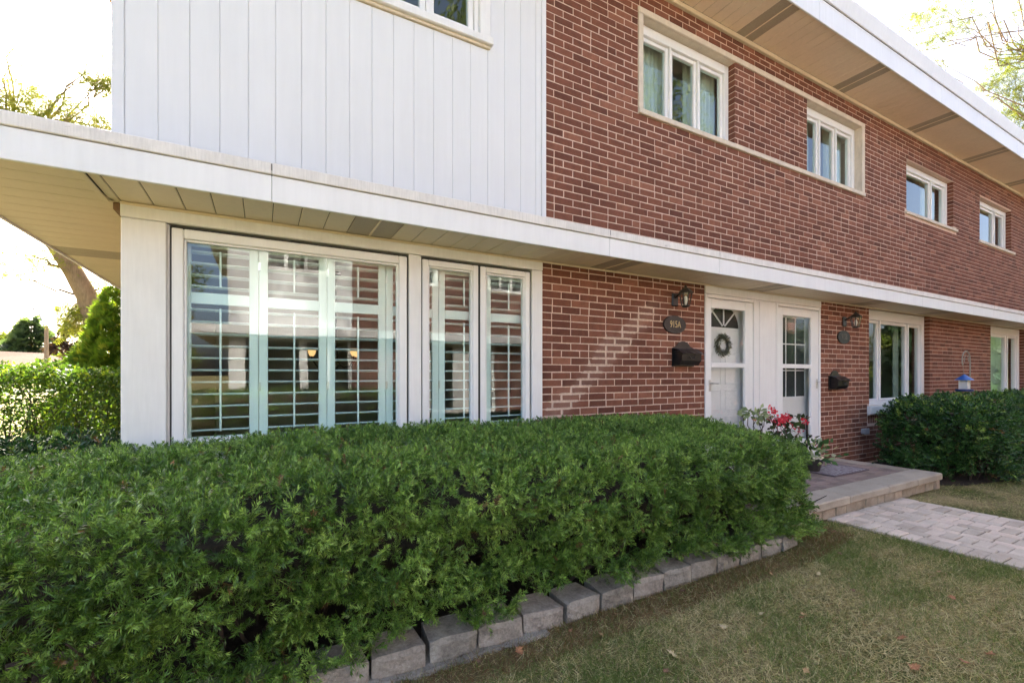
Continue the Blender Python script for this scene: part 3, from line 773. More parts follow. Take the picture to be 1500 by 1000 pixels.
# ================================================================== SHUTTERS AND CHANDELIER BEHIND THE PICTURE WINDOW
SX = [-.462, -.021, .420, .850, 1.283, 1.710, 2.140]
SY = .105                                        # front of the shutter panels
names = ['white louvred shutter panel beside the corner post', 'second white louvred shutter panel from the corner post', 'third white louvred shutter panel from the corner post',
         'white louvred shutter panel behind the wide mullion', 'white louvred shutter panel at the first casement', 'white louvred shutter panel at the casement beside the brick']
_lv = {}
for i in range(6):
    x0, x1 = SX[i]+.0015, SX[i+1]-.0015; z0, z1 = .90, 2.262; st = .055
    t = thing('plantation_shutter', names[i], 'shutter', ((x0+x1)/2, SY, z0), 'louvred shutters inside the big windows')
    b = MB(); b.cbox(x0, x0+st, SY, SY+.028, z0, z1, .004); b.cbox(x1-st, x1, SY, SY+.028, z0, z1, .004); b.build('stile', M['shutter'], t)
    for za, zb in ((z0, z0+.055), (1.828, 1.902), (z1-.060, z1)):
        MB().cbox(x0+st, x1-st, SY+.0015, SY+.0265, za, zb, .003).build('rail', M['shutter'], t)
    L = x1-x0-2*st-.004
    def louvre_mesh(L):
        k_ = round(L, 3)
        if k_ not in _lv:
            b = MB(); n_ = 12; out = [(.042*math.cos(2*PI*q/n_), .0072*math.sin(2*PI*q/n_)) for q in range(n_)]
            b.prism_x(out, -L/2, L/2); me = bpy.data.meshes.new('louver'); me.from_pydata(b.v, [], b.f); me.materials.append(M['shutter']); _lv[k_] = me
        return _lv[k_]
    for za, zb in ((z0+.055, 1.828), (1.902, z1-.060)):
        n_ = round((zb-za)/.0795); stp = (zb-za)/n_
        for q in range(n_):
            o = inst('louver', louvre_mesh(L), ((x0+x1)/2, SY+.016, za + stp*(q+.5)), t); o.rotation_euler = (R(-4 + random.uniform(-1.2,1.2)), 0, 0)
        b = MB(); b.cbox((x0+x1)/2-.006, (x0+x1)/2+.006, SY-.040, SY-.028, za+.035, zb-.03, .002); b.build('tilt_rod', M['shutter'], t)
    b = MB()
    for zz in (1.25, 2.08): b.cbox(x0-.004, x0+.012, SY-.003, SY-.0002, zz, zz+.06, .001)
    b.build('hinge', M['chrome'], t)
M['amber'] = m_emit('lit_amber_glass', (1.0,.55,.22), .22)
cx, cy, cz = .70, 1.75, 1.60
t = thing('chandelier', 'dark chandelier with lit amber glass shades behind the shutters', 'chandelier', (cx, cy, 2.46))
MB().tube([(cx,cy,2.469),(cx,cy,1.52)], .010, 8).build('rod', M['bronze'], t)
MB().lathe([(.055,2.44),(.06,2.468)], (cx,cy,0), 14).build('ceiling_plate', M['bronze'], t)
MB().lathe([(.012,1.40),(.035,1.46),(.02,1.52),(.03,1.58),(.012,1.64)], (cx,cy,0), 12).build('hub', M['bronze'], t)
for k in range(5):
    w = 2*PI*k/5 + .4; dx, dy = math.cos(w), math.sin(w)
    b = MB().tube([(cx+dx*r_, cy+dy*r_, z_) for r_, z_ in ((.02,1.50),(.10,1.44),(.19,1.45),(.24,1.53),(.24,1.56))], .008, 6); b.build('arm', M['bronze'], t)
    MB().lathe([(.020,1.56),(.036,1.59),(.044,1.635),(.041,1.637),(.033,1.59),(.018,1.563)], (cx+dx*.24, cy+dy*.24, 0), 14, 0., False, False).build('shade', M['amber'], t)

# ================================================================== FIXTURES ON THE WALL
M['bulb'] = m_plain('frosted_bulb', (.8,.76,.68), .3)
def lantern(xw, zc, label, s=1.0):
    t = thing('wall_lantern', label, 'lantern', (xw, 0, zc), 'wall lanterns beside the doors'); yc = -.155
    b = MB().cbox(xw-.045, xw+.045, -.022, .0, zc-.07, zc+.07, .008); b.build('back_plate', M['black_metal'], t)
    b = MB().tube([(xw,-.02,zc+.02),(xw,-.06,zc+.045),(xw,yc+.03,zc+.06)], .012*s, 8); b.build('arm', M['black_metal'], t)
    b = MB().lathe([(.078*s,.045),(.082*s,.052),(.060*s,.075),(.030*s,.100),(.012*s,.112),(.014*s,.120),(.006*s,.135)], (xw,yc,zc), 8, PI/8); b.build('hood', M['bronze'], t)
    MB().lathe([(.040*s,-.085),(.066*s,.045)], (xw,yc,zc), 8, PI/8, False, False).build('glass', M['glass_clear'], t)
    b = MB()
    for k in range(8):
        w = 2*PI*k/8 + PI/8; b.tube([(xw+.041*s*math.cos(w), yc+.041*s*math.sin(w), zc-.086), (xw+.067*s*math.cos(w), yc+.067*s*math.sin(w), zc+.046)], .0045, 5)
    b.build('cage', M['bronze'], t)
    MB().lathe([(.012,-.105),(.036*s,-.097),(.046*s,-.085),(.040*s,-.080)], (xw,yc,zc), 8, PI/8).build('base', M['bronze'], t)
    MB().lathe([(.008,-.075),(.016,-.05),(.021,-.02),(.016,.005),(.006,.018)], (xw,yc,zc), 12).build('bulb', M['bulb'], t)
lantern(3.935, 2.175, 'black wall lantern above the plaque reading 915A')
lantern(7.445, 2.13, 'black wall lantern above the dull round plaque')
def text_mesh(txt, size, depth):
    cu = bpy.data.curves.new('numerals', 'FONT'); cu.body = txt; cu.size = size; cu.extrude = depth; cu.align_x = 'CENTER'; cu.align_y = 'CENTER'
    o = bpy.data.objects.new('numerals_tmp', cu); col.objects.link(o)
    dg = bpy.context.evaluated_depsgraph_get(); me = bpy.data.meshes.new_from_object(o.evaluated_get(dg)); me.name = 'numerals'
    bpy.data.objects.remove(o); bpy.data.curves.remove(cu); return me
def plaque(xc, zc, txt, mnum, rim, label):
    t = thing('house_number_plaque', label, 'plaque', (xc, 0, zc), 'house number plaques')
    n = 40; a, c = .172, .097
    def ell(k, f): return [(xc + (a+f)*math.cos(2*PI*q/n), zc + (c+f)*math.sin(2*PI*q/n)) for q in range(n)]
    MB().prism_y(ell(0, 0)[::-1], -.014, -.0005).build('plate', M['black_metal'], t)
    b = MB(); o1, i1 = ell(0, -.006), ell(0, -.013)
    for q in range(n):
        q2 = (q+1) % n
        V = [(o1[q][0], -.0172, o1[q][1]), (o1[q2][0], -.0172, o1[q2][1]), (i1[q2][0], -.0172, i1[q2][1]), (i1[q][0], -.0172, i1[q][1])]
        V += [(p[0], -.0142, p[2]) for p in V]; b.add(V, [(3,2,1,0),(0,1,5,4),(2,3,7,6)])
    b.build('rim', M[rim], t)
    me = text_mesh(txt, .105, .0015); me.materials.append(M[mnum])
    o = bpy.data.objects.new('numerals', me); o.location = (xc+.004, -.0162, zc); o.rotation_euler = (R(90), 0, 0); o.scale = (.74, .98, 1); link(o, t)
plaque(3.935, 1.905, '915A', 'gold', 'bronze', 'black oval plaque with gold numerals 915A beside the mailbox')
plaque(7.43, 1.905, '915B', 'pewter', 'bronze', 'dull dark oval number plaque under the lantern by the wide window')
def mailbox(x0, x1, z0, label):
    t = thing('mailbox', label, 'mailbox', ((x0+x1)/2, 0, z0), 'wall mailboxes beside the doors'); W = x1-x0; xc = (x0+x1)/2
    o = [(x0, z0), (x1, z0), (x1, z0+.20)]
    o += [(xc + W*.5*f, z0+.20+h) for f, h in ((.80,.012),(.62,.022),(.52,.045),(.34,.064),(.12,.074),(-.12,.074),(-.34,.064),(-.52,.045),(-.62,.022),(-.80,.012))] + [(x0, z0+.20)]
    MB().prism_y(o[::-1], -.012, -.0005).build('back_plate', M['black_metal'], t)
    b = MB(); b.prism_x([(-.0125, z0+.012), (-.085, z0+.012), (-.118, z0+.06), (-.125, z0+.150), (-.0125, z0+.175)][::-1], x0+.018, x1-.012); b.build('box', M['black_metal'], t)
    b = MB(); n = 14; V = []
    for q in range(n+1):
        x = x0+.004 + (W-.004)*q/n; sc_ = abs(((q/n)*3) % 1 - .5)*.016
        V += [(x, -.013, z0+.196), (x, -.075, z0+.182), (x, -.150, z0+.138-sc_), (x, -.148, z0+.132-sc_), (x, -.073, z0+.175), (x, -.013, z0+.188)]
    F = [(6*q+k, 6*q+6+k, 6*q+6+(k+1)%6, 6*q+(k+1)%6) for q in range(n) for k in range(6)] + [tuple(range(6))[::-1], tuple(6*n+k for k in range(6))]
    b.add(V, F); b.build('lid', M['black_metal'], t)
    b = MB(); b.tube([(xc-.05,-.124,z0+.11),(xc-.03,-.135,z0+.085),(xc,-.137,z0+.078),(xc+.03,-.135,z0+.085),(xc+.05,-.124,z0+.11)], .005, 6); b.build('ornament', M['black_metal'], t)
mailbox(3.90, 4.235, 1.452, 'black embossed wall mailbox below the 915A plaque')
mailbox(7.03, 7.345, 1.145, 'black embossed wall mailbox beside the wide window')
t = thing('outlet_box', 'small grey weatherproof outlet box low on the brick wall', 'outlet', (8.0, 0, .51))
M['grey_plastic'] = m_plain('grey_plastic', (.32,.33,.36), .5)
MB().cbox(7.93, 8.06, -.045, -.0005, .465, .545, .008).build('box', M['grey_plastic'], t); MB().cbox(7.925, 8.065, -.062, -.046, .460, .550, .006).build('cover', M['grey_plastic'], t)
# wreath on the first entry door
wc = at(1058, 505, .10); t = thing('wreath', 'small grey twig wreath hung on the white entry door', 'wreath', (wc.x, .115, wc.z))
n = 700; ang = rng.uniform(0, 2*PI, n); rr = .095 + rng.normal(0, .018, n)
pos = np.stack([wc.x + rr*np.cos(ang), .092 + rng.normal(0, .008, n), wc.z + rr*np.sin(ang)], 1)
dirs = np.stack([np.cos(ang+.9), rng.normal(-.3, .4, n), np.sin(ang+.9)], 1) + rng.normal(0, .45, (n,3))
LEAF = ([(0,0,0),(.3,0,.45),(0,.05,1),(-.3,0,.45)], [(0,1,2,3)])
cl = np.array([[.22,.21,.205]])*rng.uniform(.6, 1.5, (n,1))
scatter('twigs', [LEAF], pos, frames(dirs, rng.uniform(0,6.28,n)), np.stack([np.full(n,.018),np.full(n,.018),rng.uniform(.03,.05,n)],1), cl, M['leaf'], t)
MB().tube([(wc.x+.095*math.cos(q), .098, wc.z+.095*math.sin(q)) for q in np.linspace(0, 2*PI, 25)], .013, 6, False).build('ring', M['twig'], t)
# pale plastic window well domes peeping over the hedge against the brick
M['pale_plastic'] = m_plain('pale_blue_grey_plastic', (.42,.50,.52), .35)
for (xc_, ztop, r_, l_) in ((3.60, .945, .14, 'pale grey plastic dome peeping over the hedge beside the brick'), (3.86, .915, .11, 'lower pale plastic dome behind the hedge by the storm door')):
    t = thing('window_well_cover', l_, 'vent cover', (xc_, -.07, .0))
    MB().lathe([(r_, 0), (r_, ztop-.13), (r_*.99, ztop-.10), (r_*.93, ztop-.065), (r_*.75, ztop-.03), (r_*.45, ztop-.008), (.005, ztop)], (xc_, -.16, 0), 24).build('dome', M['pale_plastic'], t, True)
    MB().lathe([(r_+.004, ztop-.125), (r_+.010, ztop-.12), (r_+.010, ztop-.105), (r_+.002, ztop-.10)], (xc_, -.16, 0), 24, 0., False, False).build('rim', M['pale_plastic'], t)

# ================================================================== PORCH AND PATH
porch = thing('porch', 'low concrete porch step with stone coping in front of the doors', 'porch', (5.4, -.6, 0))
PX0, PX1, PY = 3.72, 7.11, -1.215
MB().box(PX0+.03, PX1-.03, PY+.05, -.001, 0, .160).build('base', M['sand'], porch)
def slab(x0, x1, y0, y1, z0, z1, m, name, parent, jit=.002, c=.006, rough=0.):
    b = MB().cbox(x0, x1, y0, y1, z0, z1, c, jit); return b.build(name, m, parent)
x = PX0
for wdt in (.47, .80, .80, .66, .66):
    slab(x+.003, x+wdt-.003, PY, PY+.285, .108, .190, M['coping'], 'coping_slab', porch, .003, .012); x += wdt
y = PY+.288
for L in (.42, .42): slab(PX1-.215, PX1, y+.003, y+L-.003, .108, .189, M['coping'], 'coping_slab', porch, .003, .012); y += L
x = PX0+.02; k = 0
while x < PX1-.03:
    wdt = min(random.choice((.15,.19,.23,.20)), PX1-.02-x)
    if wdt > .03: slab(x+.003, x+wdt-.003, PY+.035+random.uniform(-.006,.006), PY+.12, .0, .105, M['riser'], 'riser_block', porch, .004, .008)
    x += wdt
y = -.06
for q, L in enumerate((.3,.3,.3,.24)): slab(PX1-.12, PX1-.035, y-L+.003, y-.003, 0, .105, M['riser'], 'riser_block', porch, .004, .008); y -= L
row = 0; y = PY+.290
while y < -.06:
    x = PX0+.01 - (row % 2)*.1
    while x < PX1-.22:
        a, c = max(x, PX0+.005), min(x+.2, PX1-.221)
        if c-a > .03: slab(a+.002, c-.002, y+.002, y+.098, .150, .184+random.uniform(-.002,.002), M['deck_paver'], 'paver', porch, .0012, .005)
        x += .2
    y += .1; row += 1
b = MB(); b.add([(4.60,-7.5,.004),(6.16,-7.5,.004),(6.16,PY+.04,.004),(4.60,PY+.04,.004)], [(0,1,2,3)]); path = struct(b.build('path', M['sand']))
_pv = {}
def paver_mesh(w, l):
    k_ = (round(w,2), round(l,2), random.randint(0,3))
    if k_ not in _pv:
        V, F = cbox(-w/2+.003, w/2-.003, -l/2+.003, l/2-.003, -.03, 0, .006, .002)
        me = bpy.data.meshes.new('paver'); me.from_pydata(V, [], F); me.materials.append(M['paver']); _pv[k_] = me
    return _pv[k_]
x = 4.62; ci = 0
for cw in (.2,.1,.2,.1,.2,.1,.2,.1,.2,.1):
    y = PY+.03; L0 = (.1 if ci % 4 < 2 else .2) if cw > .15 else (.06 if ci % 3 else .16)
    first = True
    while y > -4.3:
        l = (L0/2 if cw > .15 else L0) if first else (.1 if cw > .15 else .2); first = False
        o = inst('paver', paver_mesh(cw, l), (x+cw/2, y-l/2, .022 + random.uniform(-.003,.003)), path); o.rotation_euler = (random.uniform(-.012,.012), random.uniform(-.012,.012), random.uniform(-.01,.01)); y -= l
    x += cw; ci += 1
t = thing('doormat', 'grey striped doormat on the porch before the storm door', 'doormat', (6.15, -.5, PZ))
def m_mat():
    k = NM('woven_mat'); p = k.coord(); n = k.noise(p, 140, 4, .7); w = k.node('ShaderNodeTexWave', Scale=5., Distortion=6., Detail=3.); w.inputs['Detail Scale'].default_value = 2.; k.link(p, w.inputs['Vector'])
    k.base(k.mix(k.smooth(w.outputs[1], .42, .55), (.36,.33,.34), (.16,.12,.13)), .95, .1); k.bump(n, .8, .004); return k.m
M['mat'] = m_mat()
MB().cbox(5.78, 6.52, -.69, -.33, PZ-.004, PZ+.010, .004).build('pile', M['mat'], t)
MB().ring(5.76, 6.54, 0, .40, .022, 0, .012, .002)
b = MB(); b.cbox(5.76,6.54,-.71,-.692,PZ-.004,PZ+.012,.003); b.cbox(5.76,6.54,-.328,-.31,PZ-.004,PZ+.012,.003); b.cbox(5.76,5.778,-.692,-.328,PZ-.004,PZ+.012,.003); b.cbox(6.522,6.54,-.692,-.328,PZ-.004,PZ+.012,.003)
b.build('border', m_plain('dark_mat_border', (.12,.09,.10), .9), t)

# ================================================================== STONE EDGING
edging = thing('stone_edging', 'row of rough grey concrete edging blocks under the front hedge', 'edging', (1.2, -1.6, 0))
import bmesh
from mathutils import noise as mn
def block_mesh(w, d, h, seed):
    bm = bmesh.new(); bmesh.ops.create_cube(bm, size=1); bmesh.ops.subdivide_edges(bm, edges=bm.edges[:], cuts=4, use_grid_fill=True)
    for v in bm.verts:
        x, y, z = v.co; tp = 1 - .16*(y+.5)                    # narrower at the back
        r = Vector((x*w*tp, y*d, z*h))
        ed = max(0, max(abs(x), abs(z))-.42)/.08
        nz = mn.noise(Vector((x*w*9+seed*7, y*d*9, z*h*9)))
        if y < -.3: r.y += .012*ed**2 + .009*nz + .006*mn.noise(Vector((x*w*30+seed, z*h*30, seed)))
        if z > .45: r.z += .003*nz - .006*max(0, (abs(x)-.4)/.1)**2
        v.co = r
    me = bpy.data.meshes.new('edging_block'); bm.to_mesh(me); bm.free(); me.materials.append(M['edging']); return me
bms = [block_mesh(.240, .20, .118, k) for k in range(5)]; bms2 = [block_mesh(.265, .2, .09, 9+k) for k in range(2)]
x = -1.25; k = 0
while x < 3.78:
    yy = edge_y(x); sl = math.atan2(edge_y(x+.05)-edge_y(x-.05), .1)
    zz = .054 + .0*x + random.uniform(-.006,.006)
    o = inst('edging_block', bms[k % 5], (x, yy+.10, zz), edging, sl + random.uniform(-.06,.06))
    if x < 1.15:
        o2 = inst('edging_block', bms2[k % 2], (x+.13, yy+.055, -.026 + random.uniform(-.004,.004)), edging, sl + random.uniform(-.05,.05))
    x += .257*math.cos(sl); k += 1

# ================================================================== PLANTS: templates
def sprig(nn, seed, flat=.35, L=1., nl=.36, nw=.034):
    """shoot along +z (unit length) with needles in two loose ranks"""
    r = random.Random(seed); V, F = [], []
    def needle(p, d, ln, wd_):
        d = d.normalized(); s_ = d.cross(Vector((r.uniform(-.4,.4), r.uniform(-.4,.4), 1))).normalized()*wd_
        n = len(V); q = p + d*ln*.45; e = p + d*ln + Vector((0,0,-.02*ln)); V.extend([p, q+s_, e, q-s_]); F.append((n, n+1, n+2, n+3))
    for k in range(nn):
        t_ = (k+.5)/nn; side = 1 if k % 2 else -1
        a = (0 if side > 0 else PI) + r.gauss(0, flat)
        d = Vector((math.cos(a), math.sin(a)*.9, .55 + .5*t_ + r.uniform(-.15,.15)))
        needle(Vector((0,0,t_*.92)), d, nl*(1.05-.35*abs(t_-.4)) * r.uniform(.85,1.15), nw)
    for k in range(4): needle(Vector((0,0,.95)), Vector((math.cos(k*1.57+.4)*.5, math.sin(k*1.57+.4)*.5, 1)), nl*.8, nw)
    n = len(V); w = .016                                           # the shoot itself
    V += [Vector((-w,0,-.25)), Vector((w,0,-.25)), Vector((w*.5,0,1)), Vector((-w*.5,0,1))]; F.append((n, n+1, n+2, n+3))
    return ([tuple(v) for v in V], F)
YEW = [sprig(14, 1, .4, 1, .46, .042), sprig(15, 2, .8, 1, .46, .042), sprig(13, 3, .6, 1, .5, .042), sprig(14, 4, 1.2, 1, .46, .042)]
YEW_FAR = [sprig(10, 5, .7, 1, .42, .07), sprig(10, 6, 1.0, 1, .42, .07)]
def round_box_samples(n, c, h, r, faces):
    """points and normals on a rounded box; faces = weights dict by (axis, sign)"""
    P, N = [], []
    ax_area = {(a, s): (h[(a+1)%3]*h[(a+2)%3]*4)*w for (a, s), w in faces.items()}
    tot = sum(ax_area.values())
    for (a, s), ar in ax_area.items():
        m = int(n*ar/tot); p = rng.uniform(-1, 1, (m,3))*np.array(h); p[:,a] = s*h[a]
        q = np.clip(p, -(np.array(h)-r), np.array(h)-r); d = p-q; nn = d/np.maximum(np.linalg.norm(d, axis=1, keepdims=True), 1e-9)
        P.append(q + nn*r); N.append(nn)
    return np.concatenate(P) + np.array(c), np.concatenate(N)
def yew_hedge(name, label, x0, x1, y0, y1, zt, r, nb, tm, faces, slen, shape=None, per=6, amp=.05, seed=0, zmin=.10, cols=None, core_in=.22, group=None, gaps=True):
    h = ((x1-x0)/2, (y1-y0)/2, (zt+.15)/2); c = ((x0+x1)/2, (y0+y1)/2, (zt-.15)/2)
    t = thing(name, label, 'hedge', (c[0], c[1], 0), group)
    P, N = round_box_samples(nb, c, h, r, faces)
    lump = vnoise(P, 1.6, seed)*amp*.8 + (.45-np.abs(vnoise(P, 2.9, seed+1)))*amp*1.5 + vnoise(P, 6.5, seed+2)*amp*.35
    side = 1 - np.clip(N[:,2], 0, 1)
    lump = lump * (0.22 + 1.15*side)
    lump = np.where(lump < 0, lump*np.clip((zt-.05-P[:,2])/.45, .15, 1), lump)
    P = P + N*lump[:,None]
    if shape is not None: P = shape(P, N)
    keep = P[:,2] > zmin + .10*(vnoise(P*np.array([1,0,0]), .9, seed+5)+.2)
    if gaps: keep &= ~((vnoise(P, 2.6, seed+3) > .60) & (P[:,0] > .3) & (side > .7) & (P[:,2] < zt*.62))
    P, N, lump = P[keep], N[keep], lump[keep]; n = len(P)
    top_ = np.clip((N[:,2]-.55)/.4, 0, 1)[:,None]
    bd = N*(.8-.45*top_) + np.array([0,0,.36])*(1-.5*top_) + rng.normal(0, .38, (n,3))*(1+top_*np.array([1.,1.,.0])); bd[:,2] = np.where(N[:,2] < .3, bd[:,2]-.20, bd[:,2])
    bd /= np.linalg.norm(bd, axis=1, keepdims=True)
    bl_ = rng.uniform(.09, .17, n)*slen/.07
    fr0 = frames(bd, rng.uniform(0, 6.28, n))
    tone = np.clip(rng.normal(0, 1, n), -2, 2); clump = vnoise(P, 2.2, seed+7)
    SP, SD, SC = [], [], []
    for k in range(per):
        f = (k+1)/per; side_ = (1 if k % 2 else -1)*(0 if k == per-1 else 1)
        base_ = P - bd*(bl_*(1-f))[:,None]
        d = bd*(.75 if side_ else 1.) + fr0[:,:,0]*side_*.75 + rng.normal(0, .22, (n,3)) + np.array([0,0,.12])
        SP.append(base_); SD.append(d)
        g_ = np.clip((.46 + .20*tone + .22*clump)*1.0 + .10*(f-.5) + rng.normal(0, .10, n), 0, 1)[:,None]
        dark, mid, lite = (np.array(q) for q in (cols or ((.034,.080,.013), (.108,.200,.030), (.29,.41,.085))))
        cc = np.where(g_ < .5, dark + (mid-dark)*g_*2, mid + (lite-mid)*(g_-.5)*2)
        fresh_lit = (rng.random(n) < .06 + .12*top_[:,0])[:,None]; cc = np.where(fresh_lit, np.array([.20,.30,.06]), cc)  # pale fresh tips; the extra share on top paints in the sky light
        brown = (rng.random(n) < .012)[:,None]; cc = np.where(brown, np.array([.14,.08,.03]), cc)
        SC.append(cc)
    SP, SD, SC = np.concatenate(SP), np.concatenate(SD), np.concatenate(SC)
    sl_ = slen*rng.uniform(.75, 1.25, len(SP))
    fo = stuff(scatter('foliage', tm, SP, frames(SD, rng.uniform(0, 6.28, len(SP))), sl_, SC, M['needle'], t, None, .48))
    # dark inner mass of twigs and the stems below
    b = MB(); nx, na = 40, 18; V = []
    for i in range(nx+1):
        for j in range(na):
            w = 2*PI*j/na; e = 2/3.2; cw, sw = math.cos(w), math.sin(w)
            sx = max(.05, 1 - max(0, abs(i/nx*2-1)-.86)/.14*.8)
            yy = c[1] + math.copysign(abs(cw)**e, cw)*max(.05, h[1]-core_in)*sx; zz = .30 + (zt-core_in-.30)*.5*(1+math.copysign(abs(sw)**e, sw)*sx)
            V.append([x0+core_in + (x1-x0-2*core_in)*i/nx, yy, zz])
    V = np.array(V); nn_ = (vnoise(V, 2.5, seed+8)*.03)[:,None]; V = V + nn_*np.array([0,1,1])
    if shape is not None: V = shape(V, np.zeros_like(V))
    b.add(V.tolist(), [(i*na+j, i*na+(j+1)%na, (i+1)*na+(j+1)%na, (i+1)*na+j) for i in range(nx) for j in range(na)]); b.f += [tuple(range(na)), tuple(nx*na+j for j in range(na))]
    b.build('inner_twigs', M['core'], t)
    b = MB(); rr = random.Random(seed)
    for k in range(int((x1-x0)*14)):
        xx = rr.uniform(x0+.1, x1-.1); yy = rr.uniform(c[1]-h[1]*.75, c[1]+h[1]*.3); p = Vector((xx, yy, 0)); pts_ = [p.copy()]
        d = Vector((rr.gauss(0,.25), rr.gauss(-.25,.25), 1)).normalized()
        for q in range(5): p = p + d*.11; d = (d + Vector((rr.gauss(0,.3), rr.gauss(-.05,.3), rr.gauss(0,.12)))).normalized(); pts_.append(p.copy())
        pts_ = [Vector((q.x, q.y, min(q.z, zt-.2))) for q in pts_]
        b.tube(pts_, [.012,.011,.009,.007,.005,.003], 5, False)
    stuff(b.build('stems', M['twig'], t))
    return t
def front_shape(P, N):
    Q = P.copy(); x = P[:,0]
    drop = .10*np.clip((x-2.2)/2.0, 0, 1)**1.6 + .06*np.clip((-.2-x)/1.0, 0, 1)        # crest falls away to the ends
    Q[:,2] -= drop*np.clip(P[:,2]/.9, 0, 1)
    Q[:,2] -= .11*np.clip((-.55-P[:,1])/.9, 0, 1)*np.clip(P[:,2]/.9, 0, 1)             # and towards the lawn
    Q[:,2] += .012*np.sin(x*2.3)
    return Q
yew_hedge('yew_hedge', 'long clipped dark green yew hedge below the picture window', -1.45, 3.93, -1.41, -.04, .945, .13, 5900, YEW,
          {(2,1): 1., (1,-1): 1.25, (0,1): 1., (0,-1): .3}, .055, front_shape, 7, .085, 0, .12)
yew_hedge('yew_hedge', 'dark green yew shrubs along the wall below the wide window', 7.72, 13.8, -1.36, -.30, .97, .26, 2000, YEW_FAR,
          {(2,1): .8, (1,-1): 1.2, (0,-1): 2.2}, .105, None, 5, .10, 20, .10, ((.018,.055,.014), (.040,.105,.024), (.09,.18,.045)), .2, None, False)
yew_hedge('yew_hedge', 'clipped yew hedge below the picture window of the opposite house', -1.6, 3.9, OY+.05, OY+1.35, .92, .16, 520, YEW_FAR,
          {(2,1): 1., (1,1): 1.2, (0,-1): .6}, .11, None, 5, .06, 60, .10, None, .2, None, False)
yew_hedge('yew_shrub', 'small dark yew shrub at the foot of the white corner post', -2.0, -.82, .35, 1.15, .86, .28, 380, YEW_FAR,
          {(2,1): 1., (1,-1): 1., (0,-1): .6}, .10, None, 5, .08, 40, .10, ((.010,.034,.012), (.020,.060,.020), (.045,.10,.034)), .2)

# ---- leafy things
def leafq(w=.42): return ([(0,0,0),(w*.5,.06,.45),(0,0,1),(-w*.5,.06,.45)], [(0,1,2,3)])
LF = [leafq(.5), leafq(.6)]
def compound(nl=9, seed=0):
    r = random.Random(seed); V, F = [], []
    for k in range(nl):
        for s_ in (-1, 1):
            t_ = .15 + .85*k/nl; n = len(V); ln = .26*r.uniform(.8,1.1); d = Vector((s_*.95, r.uniform(-.25,.25), .35)); w_ = Vector((0, .15, .28))*ln*.9
            p = Vector((0, 0, t_)); V += [p, p+d*ln*.5+w_*.5, p+d*ln, p+d*ln*.5-w_*.5]; F.append((n,n+1,n+2,n+3))
    n = len(V); V += [Vector((-.01,0,0)),Vector((.01,0,0)),Vector((.004,0,1)),Vector((-.004,0,1))]; F.append((n,n+1,n+2,n+3))
    return ([tuple(v) for v in V], F)
LOC = [compound(5, 1), compound(6, 2)]
def cols_mix(n, a, b, c=None, spread=1.):
    g = rng.random((n,1)); o = np.array(a) + (np.array(b)-np.array(a))*g
    if c is not None: o = np.where(rng.random((n,1)) < .12, np.array(c), o)
    return o*rng.uniform(.8, 1.2, (n,1))
def blob_leaves(clusters, dens):
    """clusters: (centre, radii, count)"""
    P = []
    for c, r, n in clusters:
        d = rng.normal(size=(n,3)); d /= np.linalg.norm(d, axis=1, keepdims=True); rad = rng.random((n,1))**.45
        P.append(np.array(c) + d*rad*np.array(r))
    return np.concatenate(P)
def limb(b, pts, r0, r1, n=8): 
    m_ = len(pts); b.tube(pts, [r0 + (r1-r0)*k/(m_-1) for k in range(m_)], n)
def wig(a, c, k=5, amp=.06, rr=random):
    a, c = Vector(a), Vector(c); L = (c-a).length; out = []
    for i in range(k+1):
        p = a.lerp(c, i/k)
        if 0 < i < k: p += Vector((rr.gauss(0,1), rr.gauss(0,1), rr.gauss(0,1)))*L*amp
        out.append(p)
    return out
def tree(name, label, trunk, r0, clusters, tm, lsize, ca, cb, cc=None, bark='bark', droop=.3, cat='tree', group=None, flatten=None, sub=3, seed=1):
    """trunk: list of points; clusters: (centre, radii, leaf count); a limb runs to each cluster"""
    rr = random.Random(seed); t = thing(name, label, cat, tuple(trunk[0]), group); b = MB(); m_ = len(trunk)
    b.tube(trunk, [r0*(1-.55*k/(m_-1)) for k in range(m_)], 12); b.build('trunk', M[bark], t, True)
    b = MB()
    for c, r, n in clusters:
        c = Vector(c); o_ = min(trunk[max(1, m_//3):], key=lambda p: (Vector(p)-c).length + max(0, p[2]-c.z)*2)
        L = wig(o_, c, 6, .05, rr); limb(b, L, max(.010, r0*.12), .007, 6)
        for q in range(sub):
            e = c + Vector((rr.uniform(-1,1)*r[0], rr.uniform(-1,1)*r[1], rr.uniform(-.9,.7)*r[2])); limb(b, wig(L[rr.randint(3,5)], e, 4, .08, rr), .007, .002, 5)
    stuff(b.build('limbs', M[bark], t, True))
    P = blob_leaves(clusters, 1); n = len(P)
    d = rng.normal(size=(n,3)) + np.array([0,0,-droop])
    stuff(scatter('crown', tm, P, frames(d, rng.uniform(0,6.28,n)), lsize*rng.uniform(.7,1.3,n), cols_mix(n, ca, cb, cc), M['leaf'], t)); return t

